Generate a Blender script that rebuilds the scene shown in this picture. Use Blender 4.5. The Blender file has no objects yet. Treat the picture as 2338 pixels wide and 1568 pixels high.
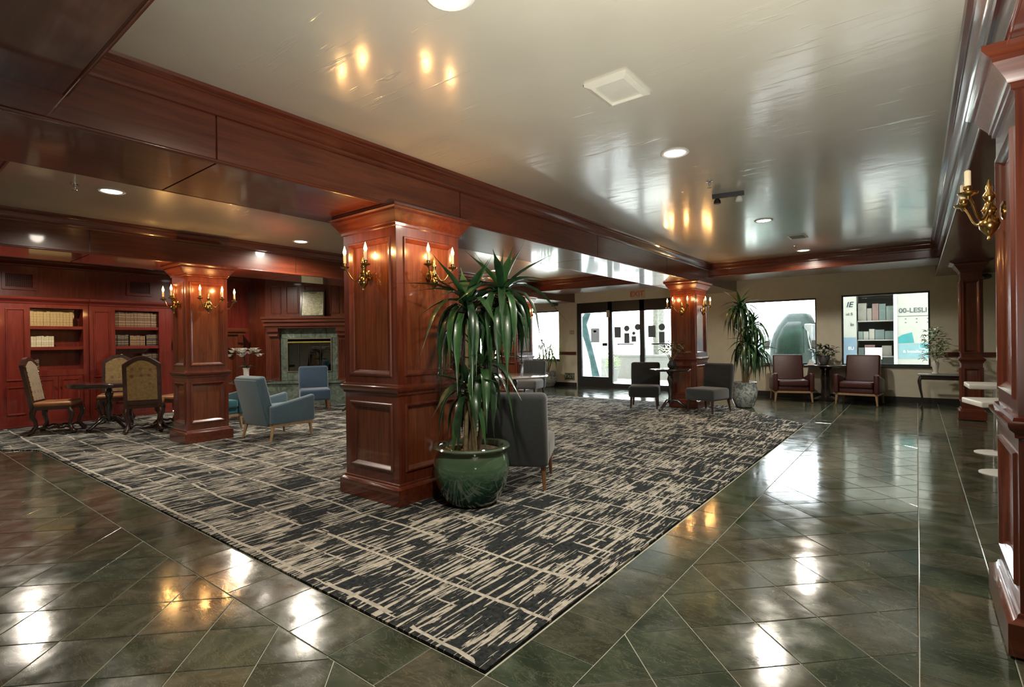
import bpy, bmesh, math, random
from mathutils import Vector, Matrix
RN = random.Random(11)
S = bpy.context.scene
C = S.collection
PI = math.pi
rad = math.radians

# ------------------------------------------------------------------ camera, world, exposure
H = 1.35
_y, _p, _r = rad(37.829), rad(-.158), rad(-.76)
r0 = Vector((math.cos(_y), math.sin(_y), 0)); f0 = Vector((-math.sin(_y), math.cos(_y), 0)); u0 = Vector((0, 0, 1))
FW = f0*math.cos(_p) + u0*math.sin(_p); u1 = r0.cross(FW)
RT = r0*math.cos(_r) + u1*math.sin(_r); UP = RT.cross(FW)
cd = bpy.data.cameras.new('camera'); cam = bpy.data.objects.new('camera', cd); C.objects.link(cam)
cd.sensor_width = 36; cd.sensor_fit = 'HORIZONTAL'; cd.lens = 1191.4/2338*36; cd.clip_start = .02; cd.clip_end = 300
cam.matrix_world = Matrix(((RT.x, UP.x, -FW.x, 0), (RT.y, UP.y, -FW.y, 0), (RT.z, UP.z, -FW.z, H), (0, 0, 0, 1)))
S.camera = cam
S.view_settings.view_transform = 'Standard'; S.view_settings.look = 'None'
S.view_settings.gamma = 1; S.view_settings.use_curve_mapping = False
S.view_settings.exposure = 0.0
w = bpy.data.worlds.new('world'); S.world = w; w.use_nodes = True
bg = w.node_tree.nodes['Background']; bg.inputs[0].default_value = (.86, .96, 1.0, 1); bg.inputs[1].default_value = 15.0
S.cycles.use_denoising = True
S.cycles.max_bounces = 8; S.cycles.diffuse_bounces = 4; S.cycles.glossy_bounces = 4; S.cycles.transparent_max_bounces = 12
S.cycles.caustics_reflective = False; S.cycles.caustics_refractive = False
S.cycles.sample_clamp_indirect = 6
SPOT_W, CANDLE_W = 200., 10.0
fl = bpy.data.lights.new('ceiling_fill', 'SPOT'); fl.energy = 520; fl.color = (1, .96, .86); fl.spot_size = rad(110); fl.spot_blend = 1; fl.shadow_soft_size = .2  # added out-of-view spot that brightens the ceiling, not a lobby lamp
flo_ = bpy.data.objects.new('ceiling_fill', fl); C.objects.link(flo_); flo_.location = (.25, .85, 1.0)
flo_.rotation_euler = (Vector((-.75, .95, 1.1)).to_track_quat('-Z', 'Y')).to_euler()

# ------------------------------------------------------------------ materials
def nmat(name):
    m = bpy.data.materials.new(name); m.use_nodes = True
    nt = m.node_tree
    return m, nt, nt.nodes['Principled BSDF']
def node(nt, typ, props=None, **ins):
    n = nt.nodes.new(typ)
    for k, v in (props or {}).items(): setattr(n, k, v)
    for k, v in ins.items():
        key = int(k[1:]) if k[0] == 'i' and k[1:].isdigit() else k
        n.inputs[key].default_value = v
    return n
def c4(c): return (c[0], c[1], c[2], 1)
def ramp(nt, stops, fac, interp='LINEAR'):
    n = nt.nodes.new('ShaderNodeValToRGB'); cr = n.color_ramp; cr.interpolation = interp
    while len(cr.elements) < len(stops): cr.elements.new(.5)
    for e, (p, col) in zip(cr.elements, stops):
        e.position = p; e.color = c4(col) if len(col) == 3 else col
    nt.links.new(fac, n.inputs[0]); return n
def coords(nt, scale=(1, 1, 1), rot=(0, 0, 0), out='Object'):
    tc = nt.nodes.new('ShaderNodeTexCoord'); mp = nt.nodes.new('ShaderNodeMapping')
    mp.inputs['Scale'].default_value = scale; mp.inputs['Rotation'].default_value = rot
    nt.links.new(tc.outputs[out], mp.inputs[0]); return mp.outputs[0]
def noise(nt, vec, scale=1, detail=4, rough=.5, dist=0):
    n = node(nt, 'ShaderNodeTexNoise'); n.inputs['Scale'].default_value = scale; n.inputs['Detail'].default_value = detail
    n.inputs['Roughness'].default_value = rough; n.inputs['Distortion'].default_value = dist
    nt.links.new(vec, n.inputs['Vector']); return n.outputs['Fac']
def bump(nt, b, height, strength=.2, dist=.01):
    n = node(nt, 'ShaderNodeBump'); n.inputs['Strength'].default_value = strength; n.inputs['Distance'].default_value = dist
    nt.links.new(height, n.inputs['Height']); nt.links.new(n.outputs[0], b.inputs['Normal'])
def math_(nt, op, a, b=None, clamp=False):
    n = node(nt, 'ShaderNodeMath', {'operation': op, 'use_clamp': clamp})
    for i, x in enumerate((a, b)):
        if x is None: continue
        if isinstance(x, (int, float)): n.inputs[i].default_value = x
        else: nt.links.new(x, n.inputs[i])
    return n.outputs[0]
def mixc(nt, fac, a, b):
    n = node(nt, 'ShaderNodeMix', {'data_type': 'RGBA'})
    for i, x in ((0, fac), (6, a), (7, b)):
        if isinstance(x, (int, float)): n.inputs[i].default_value = x
        elif isinstance(x, tuple): n.inputs[i].default_value = c4(x)
        else: nt.links.new(x, n.inputs[i])
    return n.outputs[2]
def plain(name, col, rough=.5, metal=0, coat=0, var=.12, vscale=8, bmp=0, bscale=60, spec=.5, sheen=0):
    m, nt, b = nmat(name)
    v = coords(nt); nz = noise(nt, v, vscale, 4)
    lo = tuple(x*(1-var) for x in col); hi = tuple(min(1, x*(1+var)) for x in col)
    nt.links.new(ramp(nt, [(.3, lo), (.7, hi)], nz).outputs[0], b.inputs['Base Color'])
    b.inputs['Roughness'].default_value = rough; b.inputs['Metallic'].default_value = metal
    b.inputs['Coat Weight'].default_value = coat; b.inputs['Coat Roughness'].default_value = .08
    b.inputs['Specular IOR Level'].default_value = spec; b.inputs['Sheen Weight'].default_value = sheen
    if bmp: bump(nt, b, noise(nt, v, bscale, 3), bmp, .004)
    return m
def wood(name, axis, dark, light, rough=.3, coat=.7, crough=.07):
    m, nt, b = nmat(name)
    sc = [16, 16, 16]; sc['xyz'.index(axis)] = 1.1
    v = coords(nt, tuple(sc)); n1 = noise(nt, v, 1.6, 7, .6, .6)
    v2 = coords(nt, (1, 1, 1)); n2 = noise(nt, v2, 1.3, 3)
    f = math_(nt, 'ADD', math_(nt, 'MULTIPLY', n1, .7), math_(nt, 'MULTIPLY', n2, .3))
    mid = tuple((a+c)/2 for a, c in zip(dark, light))
    nt.links.new(ramp(nt, [(.34, dark), (.5, mid), (.66, light)], f).outputs[0], b.inputs['Base Color'])
    b.inputs['Roughness'].default_value = rough; b.inputs['Coat Weight'].default_value = coat; b.inputs['Coat Roughness'].default_value = crough
    bump(nt, b, n1, .06, .002); return m
def emis(name, col, st):
    m, nt, b = nmat(name)
    b.inputs['Base Color'].default_value = c4(col); b.inputs['Emission Color'].default_value = c4(col); b.inputs['Emission Strength'].default_value = st
    return m
def glass(name, tint=(1, 1, 1), ior=1.45, rough=0.0):
    m, nt, b = nmat(name); nt.nodes.remove(b)
    t = node(nt, 'ShaderNodeBsdfTransparent'); t.inputs[0].default_value = c4(tint)
    g = node(nt, 'ShaderNodeBsdfGlossy'); g.inputs['Roughness'].default_value = rough
    fr = node(nt, 'ShaderNodeFresnel'); fr.inputs[0].default_value = ior
    mx = node(nt, 'ShaderNodeMixShader')
    nt.links.new(fr.outputs[0], mx.inputs[0]); nt.links.new(t.outputs[0], mx.inputs[1]); nt.links.new(g.outputs[0], mx.inputs[2])
    nt.links.new(mx.outputs[0], nt.nodes['Material Output'].inputs[0]); return m

MD, ML = (.062, .011, .005), (.165, .036, .014)
WZ = wood('mahogany_vertical', 'z', MD, ML)
WY = wood('mahogany_along', 'y', MD, ML)
WX = wood('mahogany_across', 'x', MD, ML)
PANEL = wood('mahogany_panel', 'z', (.085, .019, .007), (.21, .058, .020), .26, .8, .06)
REDZ = wood('red_mahogany_vertical', 'z', (.10, .009, .006), (.21, .026, .015))
REDX = wood('red_mahogany_across', 'x', (.10, .009, .006), (.21, .026, .015))
DARKW = wood('dark_carved_wood', 'z', (.018, .006, .004), (.05, .017, .01), .3, .6)
BLACKW = wood('ebony_table', 'x', (.012, .009, .008), (.03, .022, .018), .22, .8)
LIGHTW = wood('pale_oak', 'z', (.28, .17, .08), (.42, .28, .15), .5, .2)
WALNUT = wood('walnut_leg', 'z', (.12, .05, .02), (.24, .11, .045), .4, .3)
CREAM = plain('cream_wall_paint', (.76, .72, .57), .55, var=.04, bmp=.08, bscale=90)
BASEB = plain('dark_baseboard', (.025, .022, .02), .4)
BRONZE = plain('dark_bronze_frame', (.03, .034, .034), .35, var=.1)
GLASS = glass('window_glass')
SMOKE = glass('smoked_glass', (.55, .62, .6), 2.0)
BRASS = plain('aged_brass', (.42, .27, .09), .22, 1, var=.25, vscale=20)
IVORY = plain('candle_sleeve', (.75, .62, .4), .5)
BULB = emis('candle_flame_bulb', (1, .62, .2), 60)
LENS = emis('downlight_lens', (1, .93, .8), 9)
WHITE = plain('white_enamel', (.78, .77, .72), .35, var=.03)
OFFW = plain('off_white_plaster', (.66, .64, .56), .4, var=.04)
CHROME = plain('chrome', (.75, .75, .75), .12, 1, var=.03)
BLACK = plain('black_plastic', (.012, .012, .012), .4)
GREY_F = plain('charcoal_fabric', (.027, .032, .033), .9, var=.12, vscale=40, bmp=.3, bscale=400, sheen=.4)
GREYL_F = plain('light_grey_fabric', (.14, .14, .135), .9, var=.1, vscale=40, bmp=.3, bscale=400, sheen=.3)
DARK_F = plain('near_black_fabric', (.010, .012, .012), .9, var=.12, vscale=40, bmp=.3, bscale=400, sheen=.3)
BLUE_F = plain('slate_blue_fabric', (.060, .112, .145), .9, var=.1, vscale=40, bmp=.3, bscale=400, sheen=.4)
NAVY_F = plain('navy_fabric', (.035, .070, .12), .9, var=.1, vscale=40, bmp=.3, bscale=400, sheen=.4)
TEAL_F = plain('teal_fabric', (.012, .11, .15), .9, var=.1, vscale=40, bmp=.3, bscale=400, sheen=.4)
RED_F = plain('burgundy_leather', (.060, .012, .010), .42, var=.1, vscale=20, bmp=.15, bscale=120)
LEATH = plain('tan_leather_seat', (.25, .10, .035), .38, var=.15, vscale=14, bmp=.1, bscale=120)
SOIL = plain('dry_potting_soil', (.10, .075, .045), .95, var=.5, vscale=60, bmp=.8, bscale=80)
STALK = plain('cane_bark', (.22, .17, .09), .8, var=.3, vscale=30)
PARCH = plain('book_tan', (.42, .27, .10), .6, var=.25, vscale=25)
CREAMB = plain('book_cream', (.62, .55, .36), .6, var=.12, vscale=25)
BROWNB = plain('book_brown', (.16, .085, .045), .55, var=.3, vscale=30)
DARKB = plain('book_dark', (.05, .035, .03), .55, var=.3, vscale=30)
GOLDB = plain('gilt_bands', (.6, .45, .2), .4, .4)
SHADE = plain('cavity_dark', (.012, .008, .006), .8)

def m_ceiling():
    m, nt, b = nmat('glossy_troweled_ceiling')
    v = coords(nt, (1, 1, 1)); n = noise(nt, v, .7, 4, .6)
    nt.links.new(ramp(nt, [(.3, (.52, .49, .41)), (.7, (.62, .59, .50))], n).outputs[0], b.inputs['Base Color'])
    b.inputs['Roughness'].default_value = .32; b.inputs['Coat Weight'].default_value = 1; b.inputs['Coat Roughness'].default_value = .14
    b.inputs['Coat IOR'].default_value = 1.65
    hs = []
    for rot, sx, sy in ((.25, 1.3, 16), (-.5, 1.6, 15), (1.9, 1.3, 15)):
        vv = coords(nt, (sx, sy, 1), (0, 0, rot)); q = noise(nt, vv, 1.1, 2, .5, .5)
        hs.append(ramp(nt, [(.66, (0, 0, 0)), (.70, (1, 1, 1)), (.73, (.1, .1, .1))], q).outputs[0])
    a = math_(nt, 'ADD', math_(nt, 'ADD', hs[0], hs[1]), hs[2])
    patch = ramp(nt, [(.42, (0, 0, 0)), (.6, (1, 1, 1))], noise(nt, coords(nt), 1.0, 2)).outputs[0]
    a = math_(nt, 'MULTIPLY', a, patch)
    soft = noise(nt, coords(nt, (3, 7, 1)), 1.2, 3)
    h = math_(nt, 'ADD', math_(nt, 'MULTIPLY', a, .25), math_(nt, 'MULTIPLY', soft, .35))
    n = node(nt, 'ShaderNodeBump'); n.inputs['Strength'].default_value = .34; n.inputs['Distance'].default_value = .012
    nt.links.new(h, n.inputs['Height']); nt.links.new(n.outputs[0], b.inputs['Normal']); nt.links.new(n.outputs[0], b.inputs['Coat Normal'])
    return m
CEIL = m_ceiling()

def m_tile():
    m, nt, b = nmat('polished_green_slate')
    oi = node(nt, 'ShaderNodeObjectInfo'); tc = node(nt, 'ShaderNodeTexCoord')
    off = node(nt, 'ShaderNodeVectorMath', {'operation': 'SCALE'}); comb = node(nt, 'ShaderNodeCombineXYZ')
    nt.links.new(oi.outputs['Random'], comb.inputs[0]); nt.links.new(oi.outputs['Random'], comb.inputs[2])
    nt.links.new(comb.outputs[0], off.inputs[0]); off.inputs['Scale'].default_value = 37
    add = node(nt, 'ShaderNodeVectorMath', {'operation': 'ADD'})
    nt.links.new(tc.outputs['Object'], add.inputs[0]); nt.links.new(off.outputs[0], add.inputs[1])
    v = add.outputs[0]
    n1 = noise(nt, v, 3.5, 7, .62, .8)
    col = ramp(nt, [(.3, (.021, .029, .022)), (.5, (.060, .072, .057)), (.62, (.098, .106, .085)), (.75, (.16, .168, .138))], n1).outputs[0]
    tint = ramp(nt, [(0, (.6, .75, .6)), (.35, (.9, 1, .86)), (.7, (1.12, .98, .84)), (1, (1.0, 1.1, 1.02))], oi.outputs['Random']).outputs[0]
    mul = node(nt, 'ShaderNodeMix', {'data_type': 'RGBA', 'blend_type': 'MULTIPLY'}); mul.inputs[0].default_value = 1
    nt.links.new(col, mul.inputs[6]); nt.links.new(tint, mul.inputs[7])
    mp = node(nt, 'ShaderNodeMapping'); mp.inputs['Scale'].default_value = (3.2, 8, 1); mp.inputs['Rotation'].default_value = (0, 0, .6)
    nt.links.new(v, mp.inputs[0])
    vn = noise(nt, mp.outputs[0], 1.4, 6, .7, 1.6)
    vein = ramp(nt, [(.485, (0, 0, 0)), (.5, (.5, .5, .5)), (.515, (0, 0, 0))], vn).outputs[0]
    out = mixc(nt, vein, mul.outputs[2], (.20, .19, .12))
    nt.links.new(out, b.inputs['Base Color'])
    rr = ramp(nt, [(.3, (.07, .07, .07)), (.7, (.17, .17, .17))], noise(nt, v, 6, 4)).outputs[0]
    nt.links.new(rr, b.inputs['Roughness']); b.inputs['Specular IOR Level'].default_value = 1.0
    hh = math_(nt, 'ADD', math_(nt, 'MULTIPLY', n1, .6), noise(nt, v, 14, 4))
    bump(nt, b, hh, .10, .004); return m
TILE = m_tile()
GROUT = plain('pale_grout', (.48, .49, .41), .7, var=.2, vscale=5)
CONC = plain('pale_paving', (.74, .74, .71), .8, var=.15, vscale=2)

def m_carpet():
    m, nt, b = nmat('charcoal_carpet_with_cream_dashes')
    tc = node(nt, 'ShaderNodeTexCoord'); sp = node(nt, 'ShaderNodeSeparateXYZ'); nt.links.new(tc.outputs['Object'], sp.inputs[0])
    X, Y = sp.outputs[0], sp.outputs[1]
    n1 = noise(nt, coords(nt, (56, 3.8, 1)), 1, 3, .55, .25)
    n1b = noise(nt, coords(nt, (30, 2.4, 1)), 1, 2, .5, .2)
    vo = node(nt, 'ShaderNodeTexVoronoi', {'feature': 'F1', 'distance': 'CHEBYCHEV'}); vo.inputs['Scale'].default_value = 1
    nt.links.new(coords(nt, (3.4, 2.6, 1)), vo.inputs['Vector'])
    sc = node(nt, 'ShaderNodeSeparateColor'); nt.links.new(vo.outputs['Color'], sc.inputs[0])
    q = math_(nt, 'ADD', n1, math_(nt, 'MULTIPLY', math_(nt, 'SUBTRACT', sc.outputs[0], .68), .16))
    s1 = ramp(nt, [(.535, (0, 0, 0)), (.56, (1, 1, 1))], q).outputs[0]
    s1b = ramp(nt, [(.60, (0, 0, 0)), (.62, (1, 1, 1))], n1b).outputs[0]
    def lines(A, per, wd, sx, sy, lo):
        wob = noise(nt, coords(nt, (sx, sy, 1)), 1, 3, .5)
        f = math_(nt, 'FRACT', math_(nt, 'ADD', math_(nt, 'MULTIPLY', A, per), math_(nt, 'MULTIPLY', wob, .45)))
        l = math_(nt, 'LESS_THAN', f, wd)
        br = ramp(nt, [(lo, (0, 0, 0)), (lo+.03, (1, 1, 1))], noise(nt, coords(nt, (sx*2.2, sy*2.2, 1), (0, 0, .4)), 1.3, 2)).outputs[0]
        return math_(nt, 'MULTIPLY', l, br)
    s2 = lines(Y, 2.3, .055, .9, 1.6, .40); s2b = lines(Y, 4.1, .05, 1.7, 3.0, .54); s3 = lines(X, 2.0, .04, 2.0, .6, .47)
    a = math_(nt, 'MAXIMUM', math_(nt, 'MAXIMUM', s1, s1b), math_(nt, 'MAXIMUM', math_(nt, 'MAXIMUM', s2, s2b), s3))
    fuzz = noise(nt, coords(nt), 95, 2, .6)
    a2 = math_(nt, 'ADD', a, math_(nt, 'MULTIPLY', math_(nt, 'SUBTRACT', fuzz, .5), 1.5))
    mask = ramp(nt, [(.40, (0, 0, 0)), (.62, (1, 1, 1))], a2).outputs[0]
    bcol = ramp(nt, [(.3, (.014, .017, .019)), (.7, (.042, .047, .049))], noise(nt, coords(nt, (40, 40, 1)), 1, 2)).outputs[0]
    ccol = ramp(nt, [(.3, (.34, .32, .27)), (.7, (.52, .49, .42))], noise(nt, coords(nt), 30, 2)).outputs[0]
    nt.links.new(mixc(nt, mask, bcol, ccol), b.inputs['Base Color'])
    b.inputs['Roughness'].default_value = .95; b.inputs['Sheen Weight'].default_value = .0; b.inputs['Specular IOR Level'].default_value = .05
    bump(nt, b, math_(nt, 'ADD', math_(nt, 'MULTIPLY', mask, .7), fuzz), .5, .006); return m
CARPET = m_carpet()

def m_pot():
    m, nt, b = nmat('green_glazed_ceramic')
    tc = node(nt, 'ShaderNodeTexCoord'); sp = node(nt, 'ShaderNodeSeparateXYZ'); nt.links.new(tc.outputs['Object'], sp.inputs[0])
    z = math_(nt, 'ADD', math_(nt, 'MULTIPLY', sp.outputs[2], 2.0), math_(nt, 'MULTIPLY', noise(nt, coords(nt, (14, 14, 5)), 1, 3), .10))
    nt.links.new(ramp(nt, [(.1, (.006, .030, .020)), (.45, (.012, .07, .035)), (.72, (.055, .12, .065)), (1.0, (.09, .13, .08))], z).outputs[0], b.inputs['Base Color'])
    b.inputs['Roughness'].default_value = .12; b.inputs['Coat Weight'].default_value = 1; b.inputs['Coat Roughness'].default_value = .03; return m
POT = m_pot()
def m_chintz():
    m, nt, b = nmat('patterned_porcelain')
    q = noise(nt, coords(nt), 12, 4, .6, 1.5)
    nt.links.new(ramp(nt, [(.44, (.20, .26, .27)), (.52, (.55, .6, .58))], q).outputs[0], b.inputs['Base Color'])
    b.inputs['Roughness'].default_value = .2; b.inputs['Coat Weight'].default_value = .8; return m
CHINTZ = m_chintz()
def m_leaf(name, lo, hi, rough=.32):
    m, nt, b = nmat(name)
    oi = node(nt, 'ShaderNodeObjectInfo')
    q = math_(nt, 'ADD', math_(nt, 'MULTIPLY', noise(nt, coords(nt), 14, 3), .6), math_(nt, 'MULTIPLY', oi.outputs['Random'], .4))
    nt.links.new(ramp(nt, [(.25, lo), (.75, hi)], q).outputs[0], b.inputs['Base Color'])
    b.inputs['Roughness'].default_value = rough; b.inputs['Coat Weight'].default_value = .3
    return m
LEAF = m_leaf('dracaena_leaf', (.010, .030, .013), (.034, .095, .028))
LEAFL = m_leaf('light_leaf', (.13, .24, .06), (.36, .48, .20), .45)
LEAFD = m_leaf('dull_dark_leaf', (.015, .03, .012), (.05, .07, .03), .5)
PETAL = plain('white_petal', (.85, .83, .78), .6, var=.05)
def m_brocade():
    m, nt, b = nmat('gold_medallion_upholstery')
    v = coords(nt, (1, 1, 1)); vo = node(nt, 'ShaderNodeTexVoronoi', {'feature': 'F1'}); vo.inputs['Scale'].default_value = 9; vo.inputs['Randomness'].default_value = .25
    nt.links.new(v, vo.inputs['Vector'])
    dot = ramp(nt, [(.16, (1, 1, 1)), (.2, (.2, .2, .2)), (.24, (.8, .8, .8)), (.30, (0, 0, 0))], vo.outputs['Distance']).outputs[0]
    base = ramp(nt, [(.3, (.15, .095, .028)), (.7, (.24, .155, .05))], noise(nt, v, 30, 3)).outputs[0]
    nt.links.new(mixc(nt, dot, base, (.12, .035, .02)), b.inputs['Base Color'])
    b.inputs['Roughness'].default_value = .75; b.inputs['Sheen Weight'].default_value = .2; return m
BROCADE = m_brocade()
def m_marble():
    m, nt, b = nmat('green_marble_tile')
    v = coords(nt); n1 = noise(nt, v, 6, 7, .65, 1.5)
    nt.links.new(ramp(nt, [(.3, (.045, .07, .055)), (.55, (.14, .18, .145)), (.75, (.28, .32, .265))], n1).outputs[0], b.inputs['Base Color'])
    b.inputs['Roughness'].default_value = .2; b.inputs['Coat Weight'].default_value = .5; return m
MARBLE = m_marble()
def m_print():
    m, nt, b = nmat('faded_map_print')
    v = coords(nt); n1 = noise(nt, v, 22, 6, .7, 1.2)
    nt.links.new(ramp(nt, [(.38, (.22, .22, .10)), (.5, (.45, .44, .27)), (.62, (.6, .57, .36))], n1).outputs[0], b.inputs['Base Color'])
    b.inputs['Roughness'].default_value = .25; return m
PRINT = m_print()

# ------------------------------------------------------------------ mesh helpers
class MB:
    def __init__(s): s.v = []; s.f = []
    def add(s, vs, fs, M=None):
        o = len(s.v)
        s.v += [tuple(M @ Vector(p)) if M is not None else tuple(p) for p in vs]
        s.f += [tuple(i+o for i in f) for f in fs]; return s
    def box(s, x0, x1, y0, y1, z0, z1, M=None):
        vs = [(x0, y0, z0), (x1, y0, z0), (x1, y1, z0), (x0, y1, z0), (x0, y0, z1), (x1, y0, z1), (x1, y1, z1), (x0, y1, z1)]
        return s.add(vs, [(3, 2, 1, 0), (4, 5, 6, 7), (0, 1, 5, 4), (1, 2, 6, 5), (2, 3, 7, 6), (3, 0, 4, 7)], M)
    def rbox(s, x0, x1, y0, y1, z0, z1, r=.03, seg=3, M=None):
        bm = bmesh.new(); bmesh.ops.create_cube(bm, size=1)
        for v in bm.verts: v.co = Vector(((x0+x1)/2+v.co.x*(x1-x0), (y0+y1)/2+v.co.y*(y1-y0), (z0+z1)/2+v.co.z*(z1-z0)))
        bmesh.ops.bevel(bm, geom=bm.edges[:], offset=r, segments=seg, profile=.5, affect='EDGES')
        bm.verts.index_update()
        s.add([v.co[:] for v in bm.verts], [[v.index for v in f.verts] for f in bm.faces], M); bm.free(); return s
    def prism(s, poly, z0, z1, M=None):
        n = len(poly)
        vs = [(x, y, z0) for x, y in poly]+[(x, y, z1) for x, y in poly]
        return s.add(vs, [tuple(range(n-1, -1, -1)), tuple(range(n, 2*n))]+[(i, (i+1) % n, n+(i+1) % n, n+i) for i in range(n)], M)
    def taper(s, x, y, z0, z1, a0, a1, dx=0, dy=0, n=4, M=None):        # leg: half-size a0 at z0 (foot, shifted dx dy) to a1 at z1
        vs = []
        for (z, a, ox, oy) in ((z0, a0, dx, dy), (z1, a1, 0, 0)):
            for k in range(n):
                t = 2*PI*(k+.5)/n; q = a*(1.414 if n == 4 else 1)
                vs.append((x+ox+q*math.cos(t), y+oy+q*math.sin(t), z))
        return s.add(vs, [tuple(range(n-1, -1, -1)), tuple(range(n, 2*n))]+[(i, (i+1) % n, n+(i+1) % n, n+i) for i in range(n)], M)
    def tube(s, path, r, n=8, M=None):
        pts = [Vector(p) for p in path]; rs = r if isinstance(r, (list, tuple)) else [r]*len(pts)
        vs = []; up = None
        for i, p in enumerate(pts):
            t = (pts[min(i+1, len(pts)-1)]-pts[max(i-1, 0)]).normalized()
            if up is None: up = t.orthogonal().normalized()
            up = (up-t*up.dot(t)).normalized(); sd = t.cross(up)
            for k in range(n):
                a = 2*PI*k/n; vs.append(p+(up*math.cos(a)+sd*math.sin(a))*rs[i])
        fs = [tuple(range(n-1, -1, -1)), tuple(range((len(pts)-1)*n, len(pts)*n))]
        for i in range(len(pts)-1):
            for k in range(n): fs.append((i*n+k, i*n+(k+1) % n, (i+1)*n+(k+1) % n, (i+1)*n+k))
        return s.add([v[:] for v in vs], fs, M)
    def lathe(s, prof, n=24, cx=0, cy=0, M=None, cap=True):
        vs = []
        for r, z in prof:
            for k in range(n): a = 2*PI*k/n; vs.append((cx+r*math.cos(a), cy+r*math.sin(a), z))
        fs = []
        for i in range(len(prof)-1):
            for k in range(n): fs.append((i*n+k, i*n+(k+1) % n, (i+1)*n+(k+1) % n, (i+1)*n+k))
        if cap: fs += [tuple(range(n-1, -1, -1)), tuple(range((len(prof)-1)*n, len(prof)*n))]
        return s.add(vs, fs, M)
    def sph(s, c, r, n=10, sz=1):
        return s.lathe([(max(.0005, r*math.sin(PI*i/(n//2+2))), c[2]-sz*r*math.cos(PI*i/(n//2+2))) for i in range(n//2+3)], n, c[0], c[1])
    def ring(s, x0, x1, y0, y1, prof, sign=1, closed=False, M=None):    # rectangular moulding, prof = (outset, z)
        vs = []
        for d, z in prof:
            d *= sign; vs += [(x0-d, y0-d, z), (x1+d, y0-d, z), (x1+d, y1+d, z), (x0-d, y1+d, z)]
        n = len(prof); fs = []
        for i in range(n if closed else n-1):
            j = (i+1) % n
            for k in range(4):
                q = (i*4+k, i*4+(k+1) % 4, j*4+(k+1) % 4, j*4+k); fs.append(q if sign > 0 else q[::-1])
        return s.add(vs, fs, M)
    def pframe(s, a0, a1, z0, z1, prof, off, M=None):                    # picture-frame moulding on a -y face, prof = (inset, out)
        vs = []
        for t, o in prof: vs += [(a0+t, -off-o, z0+t), (a1-t, -off-o, z0+t), (a1-t, -off-o, z1-t), (a0+t, -off-o, z1-t)]
        fs = []
        for i in range(len(prof)-1):
            for k in range(4): fs.append((i*4+k, i*4+(k+1) % 4, i*4+4+(k+1) % 4, i*4+4+k))
        return s.add(vs, fs, M)
    def leaf(s, base, az, e0, e1, L, W, seg=7, fold=.25, M=None, pw=1.7):
        p = Vector(base); vs = []; fs = []
        d = Vector((math.cos(az), math.sin(az), 0)); sd = Vector((-math.sin(az), math.cos(az), 0))
        for i in range(seg+1):
            t = i/seg; e = e0+(e1-e0)*(1-(1-t)**pw)
            wd = W*(.35+.65*math.sin(PI*min(1, t*1.15+.1)))*(1 if t < .6 else max(.04, (1-t)/.4)) if t < 1 else W*.03
            tg = d*math.cos(e)+Vector((0, 0, 1))*math.sin(e); nm = -d*math.sin(e)+Vector((0, 0, 1))*math.cos(e)
            vs += [p+sd*wd*.5+nm*wd*fold, p, p-sd*wd*.5+nm*wd*fold]
            if i: o = 3*i; fs += [(o-3, o-2, o+1, o), (o-2, o-1, o+2, o+1)]
            p = p+tg*(L/seg)
        return s.add([v[:] for v in vs], fs, M)
    def build(s, name, mat, parent=None, smooth=None, label=None):
        me = bpy.data.meshes.new(name); me.from_pydata(s.v, [], s.f); me.materials.append(mat)
        if smooth:
            me.polygons.foreach_set('use_smooth', [True]*len(me.polygons)); me.set_sharp_from_angle(angle=rad(smooth))
        o = bpy.data.objects.new(name, me); C.objects.link(o)
        if parent is not None: o.parent = parent
        if label: o['label'] = label
        return o
def tag(o, label=None, cat=None, group=None, kind=None):
    for k, v in (('label', label), ('category', cat), ('group', group), ('kind', kind)):
        if v: o[k] = v
    return o
def thing(name, label, cat, loc=(0, 0, 0), rz=0, group=None, kind=None):
    o = bpy.data.objects.new(name, None); o.empty_display_size = .1; C.objects.link(o)
    o.location = loc; o.rotation_euler = (0, 0, rz); return tag(o, label, cat, group, kind)
def struct(name, label=None):
    o = bpy.data.objects.new(name, None); C.objects.link(o); return tag(o, label, None, None, 'structure')
def dup(root, loc, rz, label, group=None):
    r = root.copy(); C.objects.link(r); r.location = loc; r.rotation_euler = (0, 0, rz); r['label'] = label
    if group: r['group'] = group
    for ch in list(root.children):
        c = ch.copy(); C.objects.link(c); c.parent = r
        for g in list(ch.children):
            d = g.copy(); C.objects.link(d); d.parent = c
    return r
def light(kind, name, loc, energy, col, parent=None, **kw):
    l = bpy.data.lights.new(name, kind); l.energy = energy; l.color = col
    for k, v in kw.items(): setattr(l, k, v)
    o = bpy.data.objects.new(name, l); C.objects.link(o); o.location = loc
    if parent is not None: o.parent = parent
    return o
def text(name, body, size, mat, parent, loc, rot, ext=.002, align='CENTER', shear=0, sx=1):
    cu = bpy.data.curves.new(name, 'FONT'); cu.body = body; cu.size = size; cu.extrude = ext; cu.align_x = align; cu.align_y = 'CENTER'; cu.shear = shear; cu.offset = size*.008
    cu.materials.append(mat); o = bpy.data.objects.new(name, cu); C.objects.link(o); o.location = loc; o.rotation_euler = rot; o.scale = (sx, 1, 1)
    dg = bpy.context.evaluated_depsgraph_get(); dg.update()
    me = bpy.data.meshes.new_from_object(o.evaluated_get(dg)); me.name = name
    bpy.data.objects.remove(o); o = bpy.data.objects.new(name, me); C.objects.link(o); o.location = loc; o.rotation_euler = rot; o.scale = (sx, 1, 1)
    if parent is not None: o.parent = parent
    return o
def Rz(a): return Matrix.Rotation(a, 4, 'Z')
def T(x, y, z): return Matrix.Translation((x, y, z))

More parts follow.
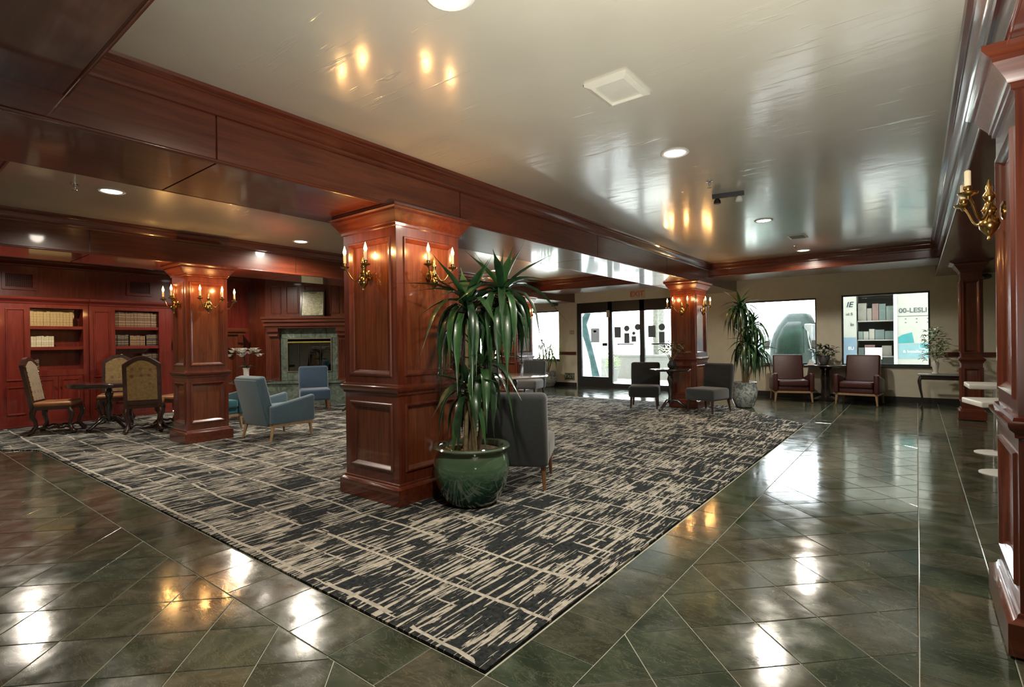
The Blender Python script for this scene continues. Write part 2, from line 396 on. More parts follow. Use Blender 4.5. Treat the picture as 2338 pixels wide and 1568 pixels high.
# ------------------------------------------------------------------ floor, tiles, carpet
flo = MB().box(-12.4, 3.2, -4, 13.6, -.12, -.004).build('floor', GROUT); tag(flo, 'polished green slate tile floor with pale grout lines', None, None, 'structure')
CARP = [(-1.405, 1.60), (-1.405, 9.23), (-3.0, 10.92), (-11.98, 10.92), (-11.98, -1.2), (-10.6, -1.2), (-10.6, .78), (-9.12, 1.60)]
def inside(p, poly):
    c = False; n = len(poly)
    for i in range(n):
        (x0, y0), (x1, y1) = poly[i], poly[(i+1) % n]
        if (y0 > p[1]) != (y1 > p[1]) and p[0] < (x1-x0)*(p[1]-y0)/(y1-y0)+x0: c = not c
    return c
def clip(poly, a, b, c):                       # keep a x + b y <= c
    out = []
    for i in range(len(poly)):
        p, q = poly[i], poly[(i+1) % len(poly)]; dp, dq = a*p[0]+b*p[1]-c, a*q[0]+b*q[1]-c
        if dp <= 0: out.append(p)
        if dp*dq < 0: t = dp/(dp-dq); out.append((p[0]+t*(q[0]-p[0]), p[1]+t*(q[1]-p[1])))
    return out
def rect(poly, x0, x1, y0, y1):
    for a, b, c in ((1, 0, x1), (-1, 0, -x0), (0, 1, y1), (0, -1, -y0)):
        poly = clip(poly, a, b, c)
        if len(poly) < 3: return []
    return poly
def inset(poly, g):
    out = poly; n = len(poly)
    for i in range(n):
        (x0, y0), (x1, y1) = poly[i], poly[(i+1) % n]; L = math.hypot(x1-x0, y1-y0)
        if L < 1e-6: continue
        a, b = (y1-y0)/L, -(x1-x0)/L; out = clip(out, a, b, a*x0+b*y0-g)
        if len(out) < 3: return []
    return out
def area(p): return abs(sum(p[i][0]*p[(i+1) % len(p)][1]-p[(i+1) % len(p)][0]*p[i][1] for i in range(len(p))))/2
cells = []
PT = .4565
for i in range(-30, 45):
    for j in range(-16, 70):
        s0, d0 = .214+i*PT, .0845+j*PT
        q = [((s-d)/2, (s+d)/2) for s, d in ((s0, d0), (s0+PT, d0), (s0+PT, d0+PT), (s0, d0+PT))]
        for rg in ((-1.077, -.005, -1.5, 13.44), (-10.6, -1.077, -1.5, 1.281), (-12.1, -1.395, 9.2, 13.44), (.31, 3.15, -1.5, 13.44)):
            pc = rect(q, *rg)
            if len(pc) >= 3 and area(pc) > .002: cells.append(pc)
k = -10
while 1.595+k*.3185 < 13.4:
    y = 1.595+k*.3185
    if y > 1.5: cells.append([(-1.395, y), (-1.077, y), (-1.077, y+.3185), (-1.395, y+.3185)])
    if y > -1.5: cells.append([(-.005, y+.1), (.31, y+.1), (.31, y+.4185), (-.005, y+.4185)])
    k += 1
for k in range(30):
    x = -1.077-.3185*k; cells.append([(x-.3185, 1.281), (x, 1.281), (x, 1.595), (x-.3185, 1.595)])
def proj(x, y, z):
    d = Vector((x, y, z-H)); t = d.dot(FW)
    return None if t < .05 else (1169+1191.4*d.dot(RT)/t, 784-1191.4*d.dot(UP)/t)
scored = []
for pc in cells:
    if all(inside(p, CARP) for p in pc): continue
    pr = [proj(x, y, 0) for x, y in pc]; a = 0
    if all(pr):
        cx = sum(p[0] for p in pr)/len(pr); cy = sum(p[1] for p in pr)/len(pr)
        if -60 < cx < 2400 and cy < 1640: a = area(pr)
    scored.append((a, pc))
scored.sort(key=lambda t: -t[0])
rest = MB()
def bevelled(mb, pc, dz):
    a = inset(pc, .0025); b = inset(pc, .0045)
    if len(a) < 3: return False
    if len(b) != len(a): return bool(mb.prism(a, -.006, dz))
    n = len(a); vs = [(x, y, -.006) for x, y in a]+[(x, y, dz-.0012) for x, y in a]+[(x, y, dz) for x, y in b]
    fs = [tuple(range(2*n, 3*n))]
    for l in (0, 1): fs += [(l*n+i, l*n+(i+1) % n, (l+1)*n+(i+1) % n, (l+1)*n+i) for i in range(n)]
    mb.add(vs, fs); return True
nt_ = 0
for a, pc in scored:
    ar = sum(pc[i][0]*pc[(i+1) % len(pc)][1]-pc[(i+1) % len(pc)][0]*pc[i][1] for i in range(len(pc)))
    if ar < 0: pc = pc[::-1]
    dz = -RN.random()*.0004
    if nt_ < 296 and a > 90:
        mb = MB()
        if bevelled(mb, pc, dz): mb.build('tile', TILE, flo); nt_ += 1
    else: bevelled(rest, pc, dz)
o = rest.build('tile_field', TILE, flo); o['kind'] = 'stuff'
o = MB().prism(CARP, .0005, .012).build('carpet', CARPET); tag(o, 'charcoal carpet with broken cream dashes laid around the wooden pillars', 'carpet')

# ------------------------------------------------------------------ ceiling, walls
o = MB().box(-12.4, 3.2, -4, 13.6, 2.93, 3.05).build('ceiling', CEIL); tag(o, 'glossy troweled plaster ceiling between wooden beams', None, None, 'structure')
YW = 13.45
WIN = [(-12.1, -10.85, .775, 2.29), (-9.9, -8.63, .775, 2.29), (-3.31, -1.785, .745, 2.25), (-1.305, .21, .745, 2.277)]
DOOR = (-8.0, -4.2, 0, 2.47)
wl = MB(); xs = sorted([-12.4, 3.2]+[q for W in WIN for q in W[:2]]+list(DOOR[:2]))
for x0, x1 in zip(xs, xs[1:]):
    hole = [W for W in WIN+[DOOR] if W[0] <= x0 and x1 <= W[1]]
    if hole:
        z0, z1 = hole[0][2:]
        if z0 > 0: wl.box(x0, x1, YW, YW+.15, 0, z0)
        wl.box(x0, x1, YW, YW+.15, z1, 2.93)
    else: wl.box(x0, x1, YW, YW+.15, 0, 2.93)
wl.box(-30, 20, YW, YW+.15, 3.051, 13)  # unseen upper wall, added to shade the truck outside
o = wl.build('wall_front', CREAM); tag(o, 'cream painted entrance wall with windows and glass doors', None, None, 'structure')
o = MB().box(-12.55, -12.4, -4, 13.6, 0, 3.05).build('wall_left', REDZ); tag(o, 'mahogany panelled wall behind the bookcases', None, None, 'structure')
o = MB().box(3.2, 3.35, -4, 13.6, 0, 3.05).build('wall_right', CREAM); tag(o, 'cream wall of the side passage', None, None, 'structure')
o = MB().box(-12.4, 3.2, -4.15, -4, 0, 3.05).build('wall_back', CREAM); tag(o, 'cream wall on the near side of the lobby', None, None, 'structure')
bb = MB()
for x0, x1 in ((-12.4, -8.02), (-4.18, 3.2)): bb.box(x0, x1, YW-.018, YW-.0005, 0, .115)
o = bb.build('baseboard_front', BASEB); tag(o, 'dark baseboard under the lobby windows', None, None, 'structure')
for i, (x0, x1) in enumerate(((-8.6, -8.03), (.23, 3.19))):
    b = MB().box(x0, x1, YW-.03, YW-.0005, .945, 1.02); b.box(x0, x1, YW-.042, YW-.0005, 1.02, 1.035)
    o = b.build('trim_%d' % (i+1), WX); tag(o, ('brown chair rail on the cream wall beside the entrance doors', 'brown chair rail on the cream wall of the side passage')[i], None, None, 'structure')
for i, (x0, x1, z0, z1) in enumerate(WIN):
    t = struct('window_%d' % (i+1), ('lobby window behind the big dracaena', 'lobby window with a planter below it', 'lobby window showing a parked van and truck', 'lobby window showing the side of a lettered truck')[i])
    f = MB()
    f.box(x0, x1, YW+.05, YW+.10, z0, z0+.035); f.box(x0, x1, YW+.05, YW+.10, z1-.035, z1); f.box(x0, x0+.03, YW+.05, YW+.10, z0+.035, z1-.035); f.box(x1-.03, x1, YW+.05, YW+.10, z0+.035, z1-.035)
    f.build('window_frame', BRONZE, t)
    MB().box(x0+.03, x1-.03, YW+.07, YW+.078, z0+.035, z1-.035).build('pane', GLASS, t)
    MB().box(x0-.03, x1+.03, YW-.05, YW+.05, z0-.03, z0).build('window_sill', BASEB, t)

# ---- entrance doors
t = struct('door_1', 'dark bronze framed glass entrance doors under the exit sign')
x0, x1, _, z1 = DOOR
f = MB(); y0, y1 = YW+.03, YW+.11
for a, b in ((x0, x0+.14), (-6.985, -6.855), (-6.02, -5.885), (-5.06, -4.97), (x1-.1, x1)): f.box(a, b, y0, y1, 0, z1)
f.box(x0+.14, x1-.1, y0, y1, 2.17, z1)
f.build('door_frame', BRONZE, t)
f = MB().box(x0+.14, -6.985, y0, y1, 0, .31); f.build('kick_panel', BRONZE, t)
f = MB().box(-6.855, -6.02, y0+.01, y1-.01, 0, .13); f.box(-5.885, -5.06, y0+.01, y1-.01, 0, .13); f.box(-4.97, x1-.1, y0+.01, y1-.01, 0, .13); f.build('bottom_rail', BRONZE, t)
for a, b, z in ((x0+.14, -6.985, .31), (-6.855, -6.02, .13), (-5.885, -5.06, .13), (-4.97, x1-.1, .13)):
    MB().box(a, b, YW+.066, YW+.074, z, 2.17).build('pane', GLASS, t)
for a, b in ((-6.66, -6.20), (-5.66, -5.2)):
    MB().tube([(a, YW+.03, 1.24), (a, YW-.03, 1.25), (b, YW-.03, 1.25), (b, YW+.03, 1.24)], .017, 8).build('push_bar', BLACK, t, 40)
MB().box(-7.17, -7.02, YW+.03, YW+.066, 1.20, 1.29).build('lock_box', BLACK, t)
MB().box(-7.02, -6.92, YW+.0, YW+.03, 2.02, 2.22).build('closer', WHITE, t)
def paper(name, col):
    m, nt, b = nmat(name); tr = node(nt, 'ShaderNodeBsdfTranslucent'); tr.inputs[0].default_value = c4(col)
    b.inputs['Base Color'].default_value = c4(tuple(min(.7, x*2) for x in col)); b.inputs['Roughness'].default_value = .8; mx = node(nt, 'ShaderNodeMixShader'); mx.inputs[0].default_value = .6
    nt.links.new(b.outputs[0], mx.inputs[1]); nt.links.new(tr.outputs[0], mx.inputs[2]); nt.links.new(mx.outputs[0], nt.nodes['Material Output'].inputs[0]); return m
NOTE = paper('grey_notice_paper', (.16, .165, .16)); NOTEW = paper('white_notice_paper', (.45, .45, .44))
def sticker(x0, x1, z0, z1, m): MB().box(x0, x1, YW+.0605, YW+.0655, z0, z1).build('notice', m, t)
def disc(x, z, r, m): MB().lathe([(r, 0), (r, .004)], 20, M=T(x, YW+.0655, z) @ Matrix.Rotation(PI/2, 4, 'X')).build('sticker', m, t)
sticker(-7.56, -7.28, 1.30, 1.72, NOTEW); sticker(-7.47, -7.38, 1.60, 1.66, plain('red_print', (.5, .1, .08))); 
sticker(-6.80, -6.60, 1.43, 1.74, NOTE); disc(-6.42, 1.69, .085, NOTE); sticker(-6.50, -6.34, 1.27, 1.56, NOTE); sticker(-6.28, -6.14, 1.31, 1.47, NOTE); disc(-6.21, 1.55, .05, NOTE); disc(-6.09, 1.72, .09, NOTE)
sticker(-5.79, -5.58, 1.43, 1.75, NOTE); disc(-5.40, 1.70, .09, NOTE); sticker(-5.48, -5.33, 1.27, 1.57, NOTE)

# ------------------------------------------------------------------ beams, soffits, crown mouldings
def beam(x0, x1, zb, seams, label):
    t = struct('ceiling_beam', label)
    MB().box(x0+.02, x1-.02, -3.98, YW-.002, zb+.02, 2.928).build('core', WY, t)
    ys = [-3.98]+seams+[YW-.003]
    for a, b in zip(ys, ys[1:]):
        MB().box(x1-.02, x1, a+.006, b-.006, zb, 2.80).build('panel', WY, t)
        MB().box(x0, x0+.02, a+.006, b-.006, zb, 2.80).build('panel', WY, t)
        MB().box(x0+.02, x1-.02, a+.006, b-.006, zb, zb+.02).build('panel', WY, t)
    for x, s in ((x0, -1), (x1, 1)):
        MB().tube([(x-s*.004, -3.97, zb+.012), (x-s*.004, YW-.004, zb+.012)], .014, 8).build('edge_bead', WY, t, 60)
    return t
beam(-4.39, -3.47, 2.5, [1.465, 3.68, 6.42, 8.95], 'long mahogany beam over the two nearer pillars')
beam(-8.95, -8.05, 2.5, [1.9, 4.6, 7.2, 9.6], 'mahogany beam in front of the bookcases')
beam(.30, 1.2, 2.55, [1.2, 3.9, 6.6, 9.2], 'mahogany beam along the right side passage')
n = 0
for a, b in ((-12.39, -8.95), (-8.05, -4.39), (-3.47, .30), (1.2, 3.19)):
    for y0, y1, nm in ((-3.98, .73, 'near'), (11.25, 12.4, 'far')):
        t = struct('ceiling_soffit', 'lower mahogany soffit at the %s side' % nm)
        MB().box(a+.001, b-.001, y0, y1, 2.66, 2.928).build('boxing', WX, t)
        yy = y1 if nm == 'near' else y0
        MB().tube([(a+.002, yy, 2.668), (b-.002, yy, 2.668)], .016, 8).build('edge_bead', WX, t, 60)
CROWN = [(0, 2.80), (.015, 2.80), (.022, 2.812), (.022, 2.828), (.03, 2.834), (.046, 2.85), (.07, 2.885), (.078, 2.888), (.078, 2.900), (.10, 2.912), (.108, 2.93)]
for i, (x0, x1) in enumerate(((-3.47, .30), (-8.05, -4.39), (-12.39, -8.95))):
    o = MB().ring(x0, x1, .73, 11.25, CROWN, -1).build('trim_%d' % (i+3), WY, None, 25)
    tag(o, ('mahogany crown moulding around the main ceiling', 'mahogany crown moulding around the middle ceiling', 'mahogany crown moulding above the bookcases')[i], None, None, 'structure')

# ------------------------------------------------------------------ pillars
def pillar(x0, x1, y0, y1, zt, label, cap_out=.065, pm=PANEL):
    cx, cy, w, d = (x0+x1)/2, (y0+y1)/2, (x1-x0)/2, (y1-y0)/2
    t = thing('pillar', label, 'pillar', (cx, cy, 0), 0, None, 'structure')
    sw, sd = w-.042, d-.042
    MB().box(-w, w, -d, d, .0125, .135).build('plinth', WX, t)
    MB().ring(-sw, sw, -sd, sd, [(.0, .185), (.008, .18), (.012, .165), (.03, .15), (.042, .146), (.042, .134)]).build('base_moulding', WX, t, 30)
    MB().box(-sw+.022, sw-.022, -sd+.022, sd-.022, .13, zt-.005).build('core', WZ, t)
    st0 = min(.085, sw*.25)
    for k in range(4):
        hl, off = (sw, sd) if k % 2 == 0 else (sd, sw)
        M = Rz(k*PI/2); fr = MB(); ho = hl; hl = hl-(.0242 if k % 2 else 0); st = st0-(.0242 if k % 2 else 0)
        for a, b in ((-hl, -hl+st), (hl-st, hl)): fr.box(a, b, -off, -off+.024, .135, zt-.16, M)
        for z0, z1 in ((.135, .285), (.835, 1.085), (2.235, zt-.16)): fr.box(-hl+st, hl-st, -off, -off+.024, z0, z1, M)
        fr.build('panel_frame', WZ, t)
        for z0, z1 in ((.285, .835), (1.085, 2.235)):
            MB().box(-hl+st, hl-st, -off+.0205, -off+.026, z0, z1, M).build('panel', pm, t)
            MB().pframe(-hl+st, hl-st, z0, z1, [(-.012, 0), (-.006, .012), (.006, .012), (.014, .002), (.024, -.006), (.03, -.012), (.036, -.0205)], off, M).build('panel_moulding', WZ, t, 30)
    MB().ring(-sw, sw, -sd, sd, [(0, .915), (.012, .92), (.014, .94), (.03, .955), (.036, .97), (.036, .985), (.02, .99), (.016, 1.005), (0, 1.01)]).build('chair_rail', WX, t, 30)
    MB().ring(-sw, sw, -sd, sd, [(0, zt-.175), (.014, zt-.17), (.014, zt-.15), (.024, zt-.145), (.03, zt-.13), (.05, zt-.10), (.075, zt-.065), (.078, zt-.045), (.096, zt-.035), (cap_out+.042, zt-.02), (cap_out+.042, zt-.001)]).build('capital', WX, t, 25)
    return t
P1 = pillar(-4.155, -3.342, 2.776, 3.60, 2.5, 'nearest mahogany pillar with sconces, green pot at its foot', .03)
P2 = pillar(-8.43, -7.885, 2.87, 3.505, 2.5, 'mahogany pillar in front of the bookcases and dining table')
P3 = pillar(-3.93, -3.36, 10.15, 10.92, 2.5, 'dark pillar standing in front of the entrance doors')
P4 = pillar(-8.32, -7.72, 10.15, 10.9, 2.5, 'far pillar seen through the leaves of the big dracaena')
P5 = pillar(.515, .86, 11.02, 11.5, 2.55, 'slim brown pillar beside the black console table', .09)
P6 = pillar(.29, .98, 2.985, 3.74, 2.55, 'big mahogany pillar at the picture edge with an unlit sconce', .07)

# ------------------------------------------------------------------ wall sconces
def sconce(x, y, k, label, lit=True, group=None, scale=1):
    t = thing('wall_sconce', label, 'sconce', (x, y, 1.88), k*PI/2, group)
    b = MB().lathe([(.004, -.075), (.010, -.068), (.006, -.055), (.016, -.045), (.035, -.02), (.042, .0), (.036, .025), (.018, .045), (.024, .055), (.030, .07), (.020, .09), (.014, .11), (.022, .125), (.026, .14), (.012, .16), (.016, .175), (.008, .195), (.003, .215)], 16, 0, -.055)
    b.build('body', BRASS, t, 50)
    MB().lathe([(.045, 0), (.045, .008), (.03, .016)], 16, M=T(0, 0, .06) @ Matrix.Rotation(PI/2, 4, 'X')).build('backplate', BRASS, t, 40)
    for s in (-1, 1):
        p = []
        for i in range(13):
            q = i/12; p.append((s*(.02+.125*q), -.055-.085*q, .09+(-.075*math.sin(PI*min(1, q*1.25)) if q < .8 else 0)+(.0 if q < .8 else (q-.8)*.18)))
        MB().tube(p, .0065, 7).build('arm', BRASS, t, 60)
        cx, cy = s*.145, -.14
        MB().lathe([(.006, .105), (.012, .118), (.036, .128), (.04, .136), (.012, .14), (.017, .15), (.017, .165)], 14, cx, cy).build('candle_cup', BRASS, t, 40)
        cs = MB().lathe([(.0125, .165), (.0125, .235), (.008, .24)], 12, cx, cy).build('candle', IVORY, t, 40)
        if lit:
            MB().lathe([(.006, .238), (.013, .252), (.014, .265), (.009, .285), (.003, .305), (.0005, .315)], 10, cx, cy).build('bulb', BULB, cs, 60)
            light('POINT', 'candle_light', (cx, cy-.002, .268), CANDLE_W, (1, .50, .16), t, shadow_soft_size=.02)
    return t
G = 'candle sconces on the pillars'
sconce(-3.75, 2.818, 0, 'brass two candle sconce on the left face of the nearest pillar', group=G)
sconce(-3.384, 3.19, 1, 'brass two candle sconce on the nearest pillar, above the big dracaena', group=G)
sconce(-8.158, 2.912, 0, 'brass sconce on the bookcase pillar, on the face towards the dining chairs', group=G)
sconce(-7.927, 3.19, 1, 'brass sconce on the bookcase pillar, on its broad face towards the room', group=G)
sconce(-8.158, 3.463, 2, 'brass sconce on the bookcase pillar, on the face towards the fireplace', group=G)
sconce(-3.645, 10.192, 0, 'glowing sconce on the dark pillar, facing the room above the branch arrangement', group=G)
sconce(-3.402, 10.53, 1, 'glowing sconce on the dark pillar, on the side by the tall dracaena', group=G)
sconce(-3.888, 10.53, 3, 'glowing sconce on the dark pillar, on the side by the glass doors', group=G)
sconce(-8.02, 10.192, 0, 'glowing sconce behind the leaves of the big dracaena', group=G)
sconce(-7.762, 10.53, 1, 'glowing sconce on the far pillar beside the planter window', group=G)
sconce(.332, 3.37, 3, 'unlit brass sconce on the big pillar at the picture edge', False)

# ------------------------------------------------------------------ ceiling fittings
def downlight(x, y, label, rot=1, e=SPOT_W):
    t = thing('downlight', label, 'downlight', (x, y, 2.93), 0, 'recessed ceiling lights')
    MB().lathe([(.115, -.0005), (.118, -.006), (.105, -.012), (.088, -.006), (.088, -.0005)], 24, cap=False).build('trim_ring', WHITE, t, 40)
    MB().lathe([(.087, -.004), (.08, -.008), (.001, -.010)], 20, cap=False).build('lens', LENS, t, 60)
    light('SPOT', 'downlight_lamp', (0, 0, -.03), e, (1, .90, .76), t, spot_size=rad(168), spot_blend=.5, shadow_soft_size=.07)
downlight(-1.66, 1.71, 'recessed downlight cut off by the top of the picture')
downlight(-1.603, 4.34, 'recessed downlight behind the square ceiling vent')
downlight(-1.605, 7.58, 'recessed downlight inside the bright window reflection', e=SPOT_W*.85)
downlight(-1.60, 10.63, 'recessed downlight nearest the far soffit', e=SPOT_W*.85)
downlight(-6.42, 1.70, 'recessed downlight on the strip of ceiling left of the long beam')
downlight(-7.42, 4.33, 'recessed downlight just left of the nearest pillar head')
downlight(-7.3, 8.85, 'recessed downlight behind the top leaf of the big dracaena', e=SPOT_W*.85)
for x, y, q in ((-10.6, 1.75, 'dining table'), (-10.6, 4.8, 'white orchid'), (-10.6, 8.4, 'far left corner')): downlight(x, y, 'recessed downlight above the %s, hidden by the beam' % q, e=SPOT_W*1.1)
t = thing('ceiling_vent', 'square white ceiling vent with a flat centre panel', 'vent', (-1.467, 3.0, 2.93))
MB().pframe(-.14, .14, -.175, .175, [(0, 0), (.0, .018), (.032, .03), (.036, .012)], 0, Matrix.Rotation(PI/2, 4, 'X') @ Matrix.Scale(1, 4)).build('frame', OFFW, t)
MB().box(-.104, .104, -.139, .139, -.014, -.008).build('centre_panel', OFFW, t)
t = thing('ceiling_vent', 'small dark ceiling vent near the far soffit', 'vent', (-1.45, 9.12, 2.93))
MB().pframe(-.12, .12, -.17, .17, [(0, 0), (.0, .012), (.02, .015), (.022, .004)], 0, Matrix.Rotation(PI/2, 4, 'X')).build('frame', OFFW, t)
for i in range(7): MB().box(-.098, .098, -.14+i*.043, -.115+i*.043, -.010, -.006).build('slat', plain('vent_slat', (.16, .17, .16)) if i == 0 else bpy.data.materials['vent_slat'], t)
for x, y, l in ((-1.626, 5.35, 'small sprinkler head on the main ceiling'), (-6.39, 1.40, 'small sprinkler head on the ceiling left of the long beam'), (-1.62, 10.0, 'small sprinkler head by the far downlight')):
    t = thing('sprinkler', l, 'sprinkler', (x, y, 2.93))
    MB().lathe([(.035, -.001), (.035, -.006), (.012, -.012), (.010, -.04)], 14).build('escutcheon', CHROME, t, 40)
    MB().lathe([(.004, -.04), (.004, -.06), (.022, -.062), (.022, -.065)], 12).build('deflector', CHROME, t, 40)
t = thing('emergency_spotlight', 'dark twin emergency spotlight hanging under the main ceiling', 'spotlight', (-1.60, 5.9, 2.93), .2)
MB().box(-.16, .16, -.02, .02, -.045, -.001).build('bar', BLACK, t)
for s in (-1, 1): MB().lathe([(.02, -.05), (.035, -.07), (.038, -.10), (.034, -.104)], 12, s*.11, 0).build('lamp_head', WHITE if s > 0 else BLACK, t, 40)

# ------------------------------------------------------------------ signs and small wall fittings
t = thing('exit_sign', 'red lettered EXIT sign above the entrance doors', 'sign', (-6.04, YW-.002, 2.62))
MB().box(-.20, .20, -.035, 0, -.115, .115).build('housing', plain('pale_sign_face', (.66, .58, .45), .4), t)
text('lettering', 'EXIT', .20, plain('red_letter', (.75, .12, .07), .5), t, (-.02, -.037, 0), (PI/2, 0, 0))
t = thing('exit_sign', 'dark low EXIT sign near the floor beside the doors', 'sign', (-8.26, YW-.002, .295))
MB().box(-.165, .165, -.02, 0, -.105, .105).build('plate', plain('black_green_plate', (.02, .03, .02), .4), t)
PG = plain('pale_green_letter', (.45, .5, .36), .5)
MB().pframe(-.155, .155, -.095, .095, [(0, 0), (0, .003), (.012, .003), (.012, 0)], .02).build('border', PG, t)
text('lettering', 'EXIT', .145, PG, t, (0, -.022, 0), (PI/2, 0, 0))
t = thing('switch_plate', 'small brass switch plate on the cream wall by the doors', 'switch', (-8.165, YW-.002, 1.615))
MB().box(-.075, .075, -.008, 0, -.06, .06).build('plate', plain('beige_plate', (.42, .36, .22), .4), t)
for s in (-1, 1): MB().box(s*.035-.012, s*.035+.012, -.014, -.008, -.02, .02).build('toggle', IVORY, t)
def camera_unit(x, z, label):
    t = thing('security_camera', label, 'camera', (x, YW-.002, z))
    MB().box(-.05, .05, -.03, 0, -.04, .04).build('bracket', BLACK, t)
    MB().tube([(0, -.03, 0), (.0, -.09, -.02)], .014, 8).build('stem', BLACK, t, 40)
    MB().tube([(.06, -.06, -.02), (-.05, -.20, -.06)], [.045, .04], 12).build('barrel', plain('camera_grey', (.10, .11, .10), .4), t, 40)
camera_unit(-8.69, 2.50, 'small dark security camera above the planter window')
camera_unit(1.03, 2.50, 'grey security camera on the cream wall of the side passage')

# ------------------------------------------------------------------ bookcases and left wall
def on_left(): return Rz(PI/2)        # canonical -y face turned to face +x ; local x -> y, local -y -> +x
ML_ = on_left()
def bookcase(y0, y1, po, oy0, oy1, xf, label, doors=True):
    t = thing('bookcase', label, 'bookcase', (xf, y0, 0), PI/2)        # local x runs along y, local -y points into the room
    L = y1-y0; a, b = oy0-y0, oy1-y0; p0, p1 = po[0]-y0, po[1]-y0
    MB().box(0, L, .30, .345, .1, 2.15).build('back_board', REDZ, t)
    f = MB(); f.box(0, a, 0, .30, .1, 2.15); f.box(b, L, 0, .30, .1, 2.15); f.box(a, b, 0, .30, 2.055, 2.15); f.box(a, b, 0, .30, .86, .965); f.box(a, b, .02, .30, .1, .86)
    f.build('carcass', REDZ, t)
    for z in (1.685, 1.32): MB().box(a, b, .02, .30, z, z+.055).build('shelf', REDX, t)
    MB().box(-.0, L, -.03, .30, .0125, .10).build('plinth', REDX, t)
    cr = MB(); prof = [(0, 2.12), (-.015, 2.125), (-.02, 2.15), (-.06, 2.19), (-.07, 2.195), (-.075, 2.235), (.0, 2.235)]
    n = len(prof); cr.add([(0, q[0], q[1]) for q in prof]+[(L, q[0], q[1]) for q in prof], [(i, i+1, n+i+1, n+i) for i in range(n-1)]+[tuple(range(n-1, -1, -1)), tuple(range(n, 2*n))]); cr.build('cornice', REDX, t, 30)
    for z0, z1 in ((.22, .70), (.80, 2.03)):
        MB().pframe(p0, p1, z0, z1, [(0, 0), (.004, .014), (.016, .014), (.03, -.001)], 0).build('panel_moulding', REDZ, t, 30)
    m = (a+b)/2
    for q0, q1 in ((a+.01, m-.004), (m+.004, b-.01)):
        d = MB().box(q0, q1, .0, .019, .30, .85).build('cabinet_door', REDZ, t)
        MB().pframe(q0+.045, q1-.045, .35, .80, [(0, 0), (.004, .012), (.014, .012), (.03, -.0)], 0).build('door_moulding', REDZ, d, 30)
        s = 1 if q0 < m-.1 else -1; xx = q1-.03 if s > 0 else q0+.03
        MB().lathe([(.006, 0), (.006, .015), (.014, .02), (.012, .03)], 10, M=T(xx, 0, .66) @ Matrix.Rotation(PI/2, 4, 'X')).build('knob', BRASS, d, 40)
    return t
BX = -12.03
bookcase(1.0, 2.815, (1.70, 1.95), 2.01, 2.735, BX-.03, 'mahogany bookcase behind the left dining chair, with few tan books')
bookcase(2.82, 4.15, (2.88, 3.13), 3.21, 3.935, BX, 'mahogany bookcase beside the pillar, with full rows of brown books')
ORD = ['first', 'second', 'third', 'fourth', 'fifth', 'sixth', 'seventh', 'eighth', 'ninth', 'tenth', 'eleventh', 'twelfth', 'thirteenth']
def nth(i, n):
    if i == 0: return 'leftmost'
    if i == n-1: return 'rightmost'
    return ORD[i]+' from the left' if i < 13 else ORD[n-1-i]+' from the right'
def book(x, y, z, wdt, dep, hgt, m, label, group, lean=0):
    t = thing('book', label, 'book', (x, y, z), 0, group)
    t.rotation_euler = (lean, 0, 0)
    b = MB().box(-dep, -.004, -wdt/2+.003, wdt/2-.003, .004, hgt-.004).build('pages', CREAMB, t)
    c = MB().box(-dep, 0, -wdt/2, -wdt/2+.003, 0, hgt); c.box(-dep, 0, wdt/2-.003, wdt/2, 0, hgt); c.box(-.004, .003, -wdt/2, wdt/2, 0, hgt); c.build('cover', m, t)
    for q in (.18, .36, .70, .85): MB().box(.003, .0045, -wdt/2, wdt/2, hgt*q, hgt*q+.008).build('gilt_band', GOLDB, t)
def row(y0, y1, z, n, hgt, m, label, group, x=BX-.055, jit=.015):
    wd = (y1-y0)/n
    for i in range(n): book(x-RN.random()*.012, y0+wd*(i+.5), z, wd*.94, .16, hgt-RN.random()*jit, m, label[0]+', '+nth(i, n)+' '+label[1], group)
row(2.02, 2.60, 1.741, 13, .26, PARCH, ('tall tan book', 'in the top row of the left bookcase'), 'tan books on the top shelf', BX-.09)
row(2.03, 2.335, 1.376, 9, .19, CREAMB, ('cream book', 'in the short middle row of the left bookcase'), 'cream books on the middle shelf', BX-.09)
row(2.03, 2.13, .966, 3, .20, DARKB, ('dark book', 'on the lowest shelf of the left bookcase'), 'dark books on the lowest left shelf', BX-.09)
row(3.225, 3.925, 1.741, 25, .28, BROWNB, ('brown gilt-banded book', 'in the top row beside the pillar'), 'brown books on the top shelf')
row(3.225, 3.435, 1.376, 7, .225, DARKB, ('dark banded book', 'in the first group of the middle shelf'), 'first middle group')
row(3.46, 3.71, 1.376, 9, .205, BROWNB, ('brown book', 'in the centre group of the middle shelf'), 'centre middle group')
row(3.735, 3.93, 1.376, 6, .225, DARKB, ('dark banded book', 'in the last group of the middle shelf'), 'last middle group')
row(3.66, 3.93, .966, 8, .26, DARKB, ('dark book', 'on the lowest shelf beside the pillar'), 'dark books on the lowest right shelf')
t = thing('ornament', 'small white and gilt ornament on the lowest shelf between the dining chairs', 'ornament', (BX-.1, 3.33, .966))
MB().lathe([(.04, 0), (.045, .01), (.015, .03), (.05, .09), (.06, .14), (.03, .19), (.035, .21)], 16).build('bowl', WHITE, t, 50)
MB().sph((0, 0, .235), .03, 10).build('finial', BRASS, t, 60)
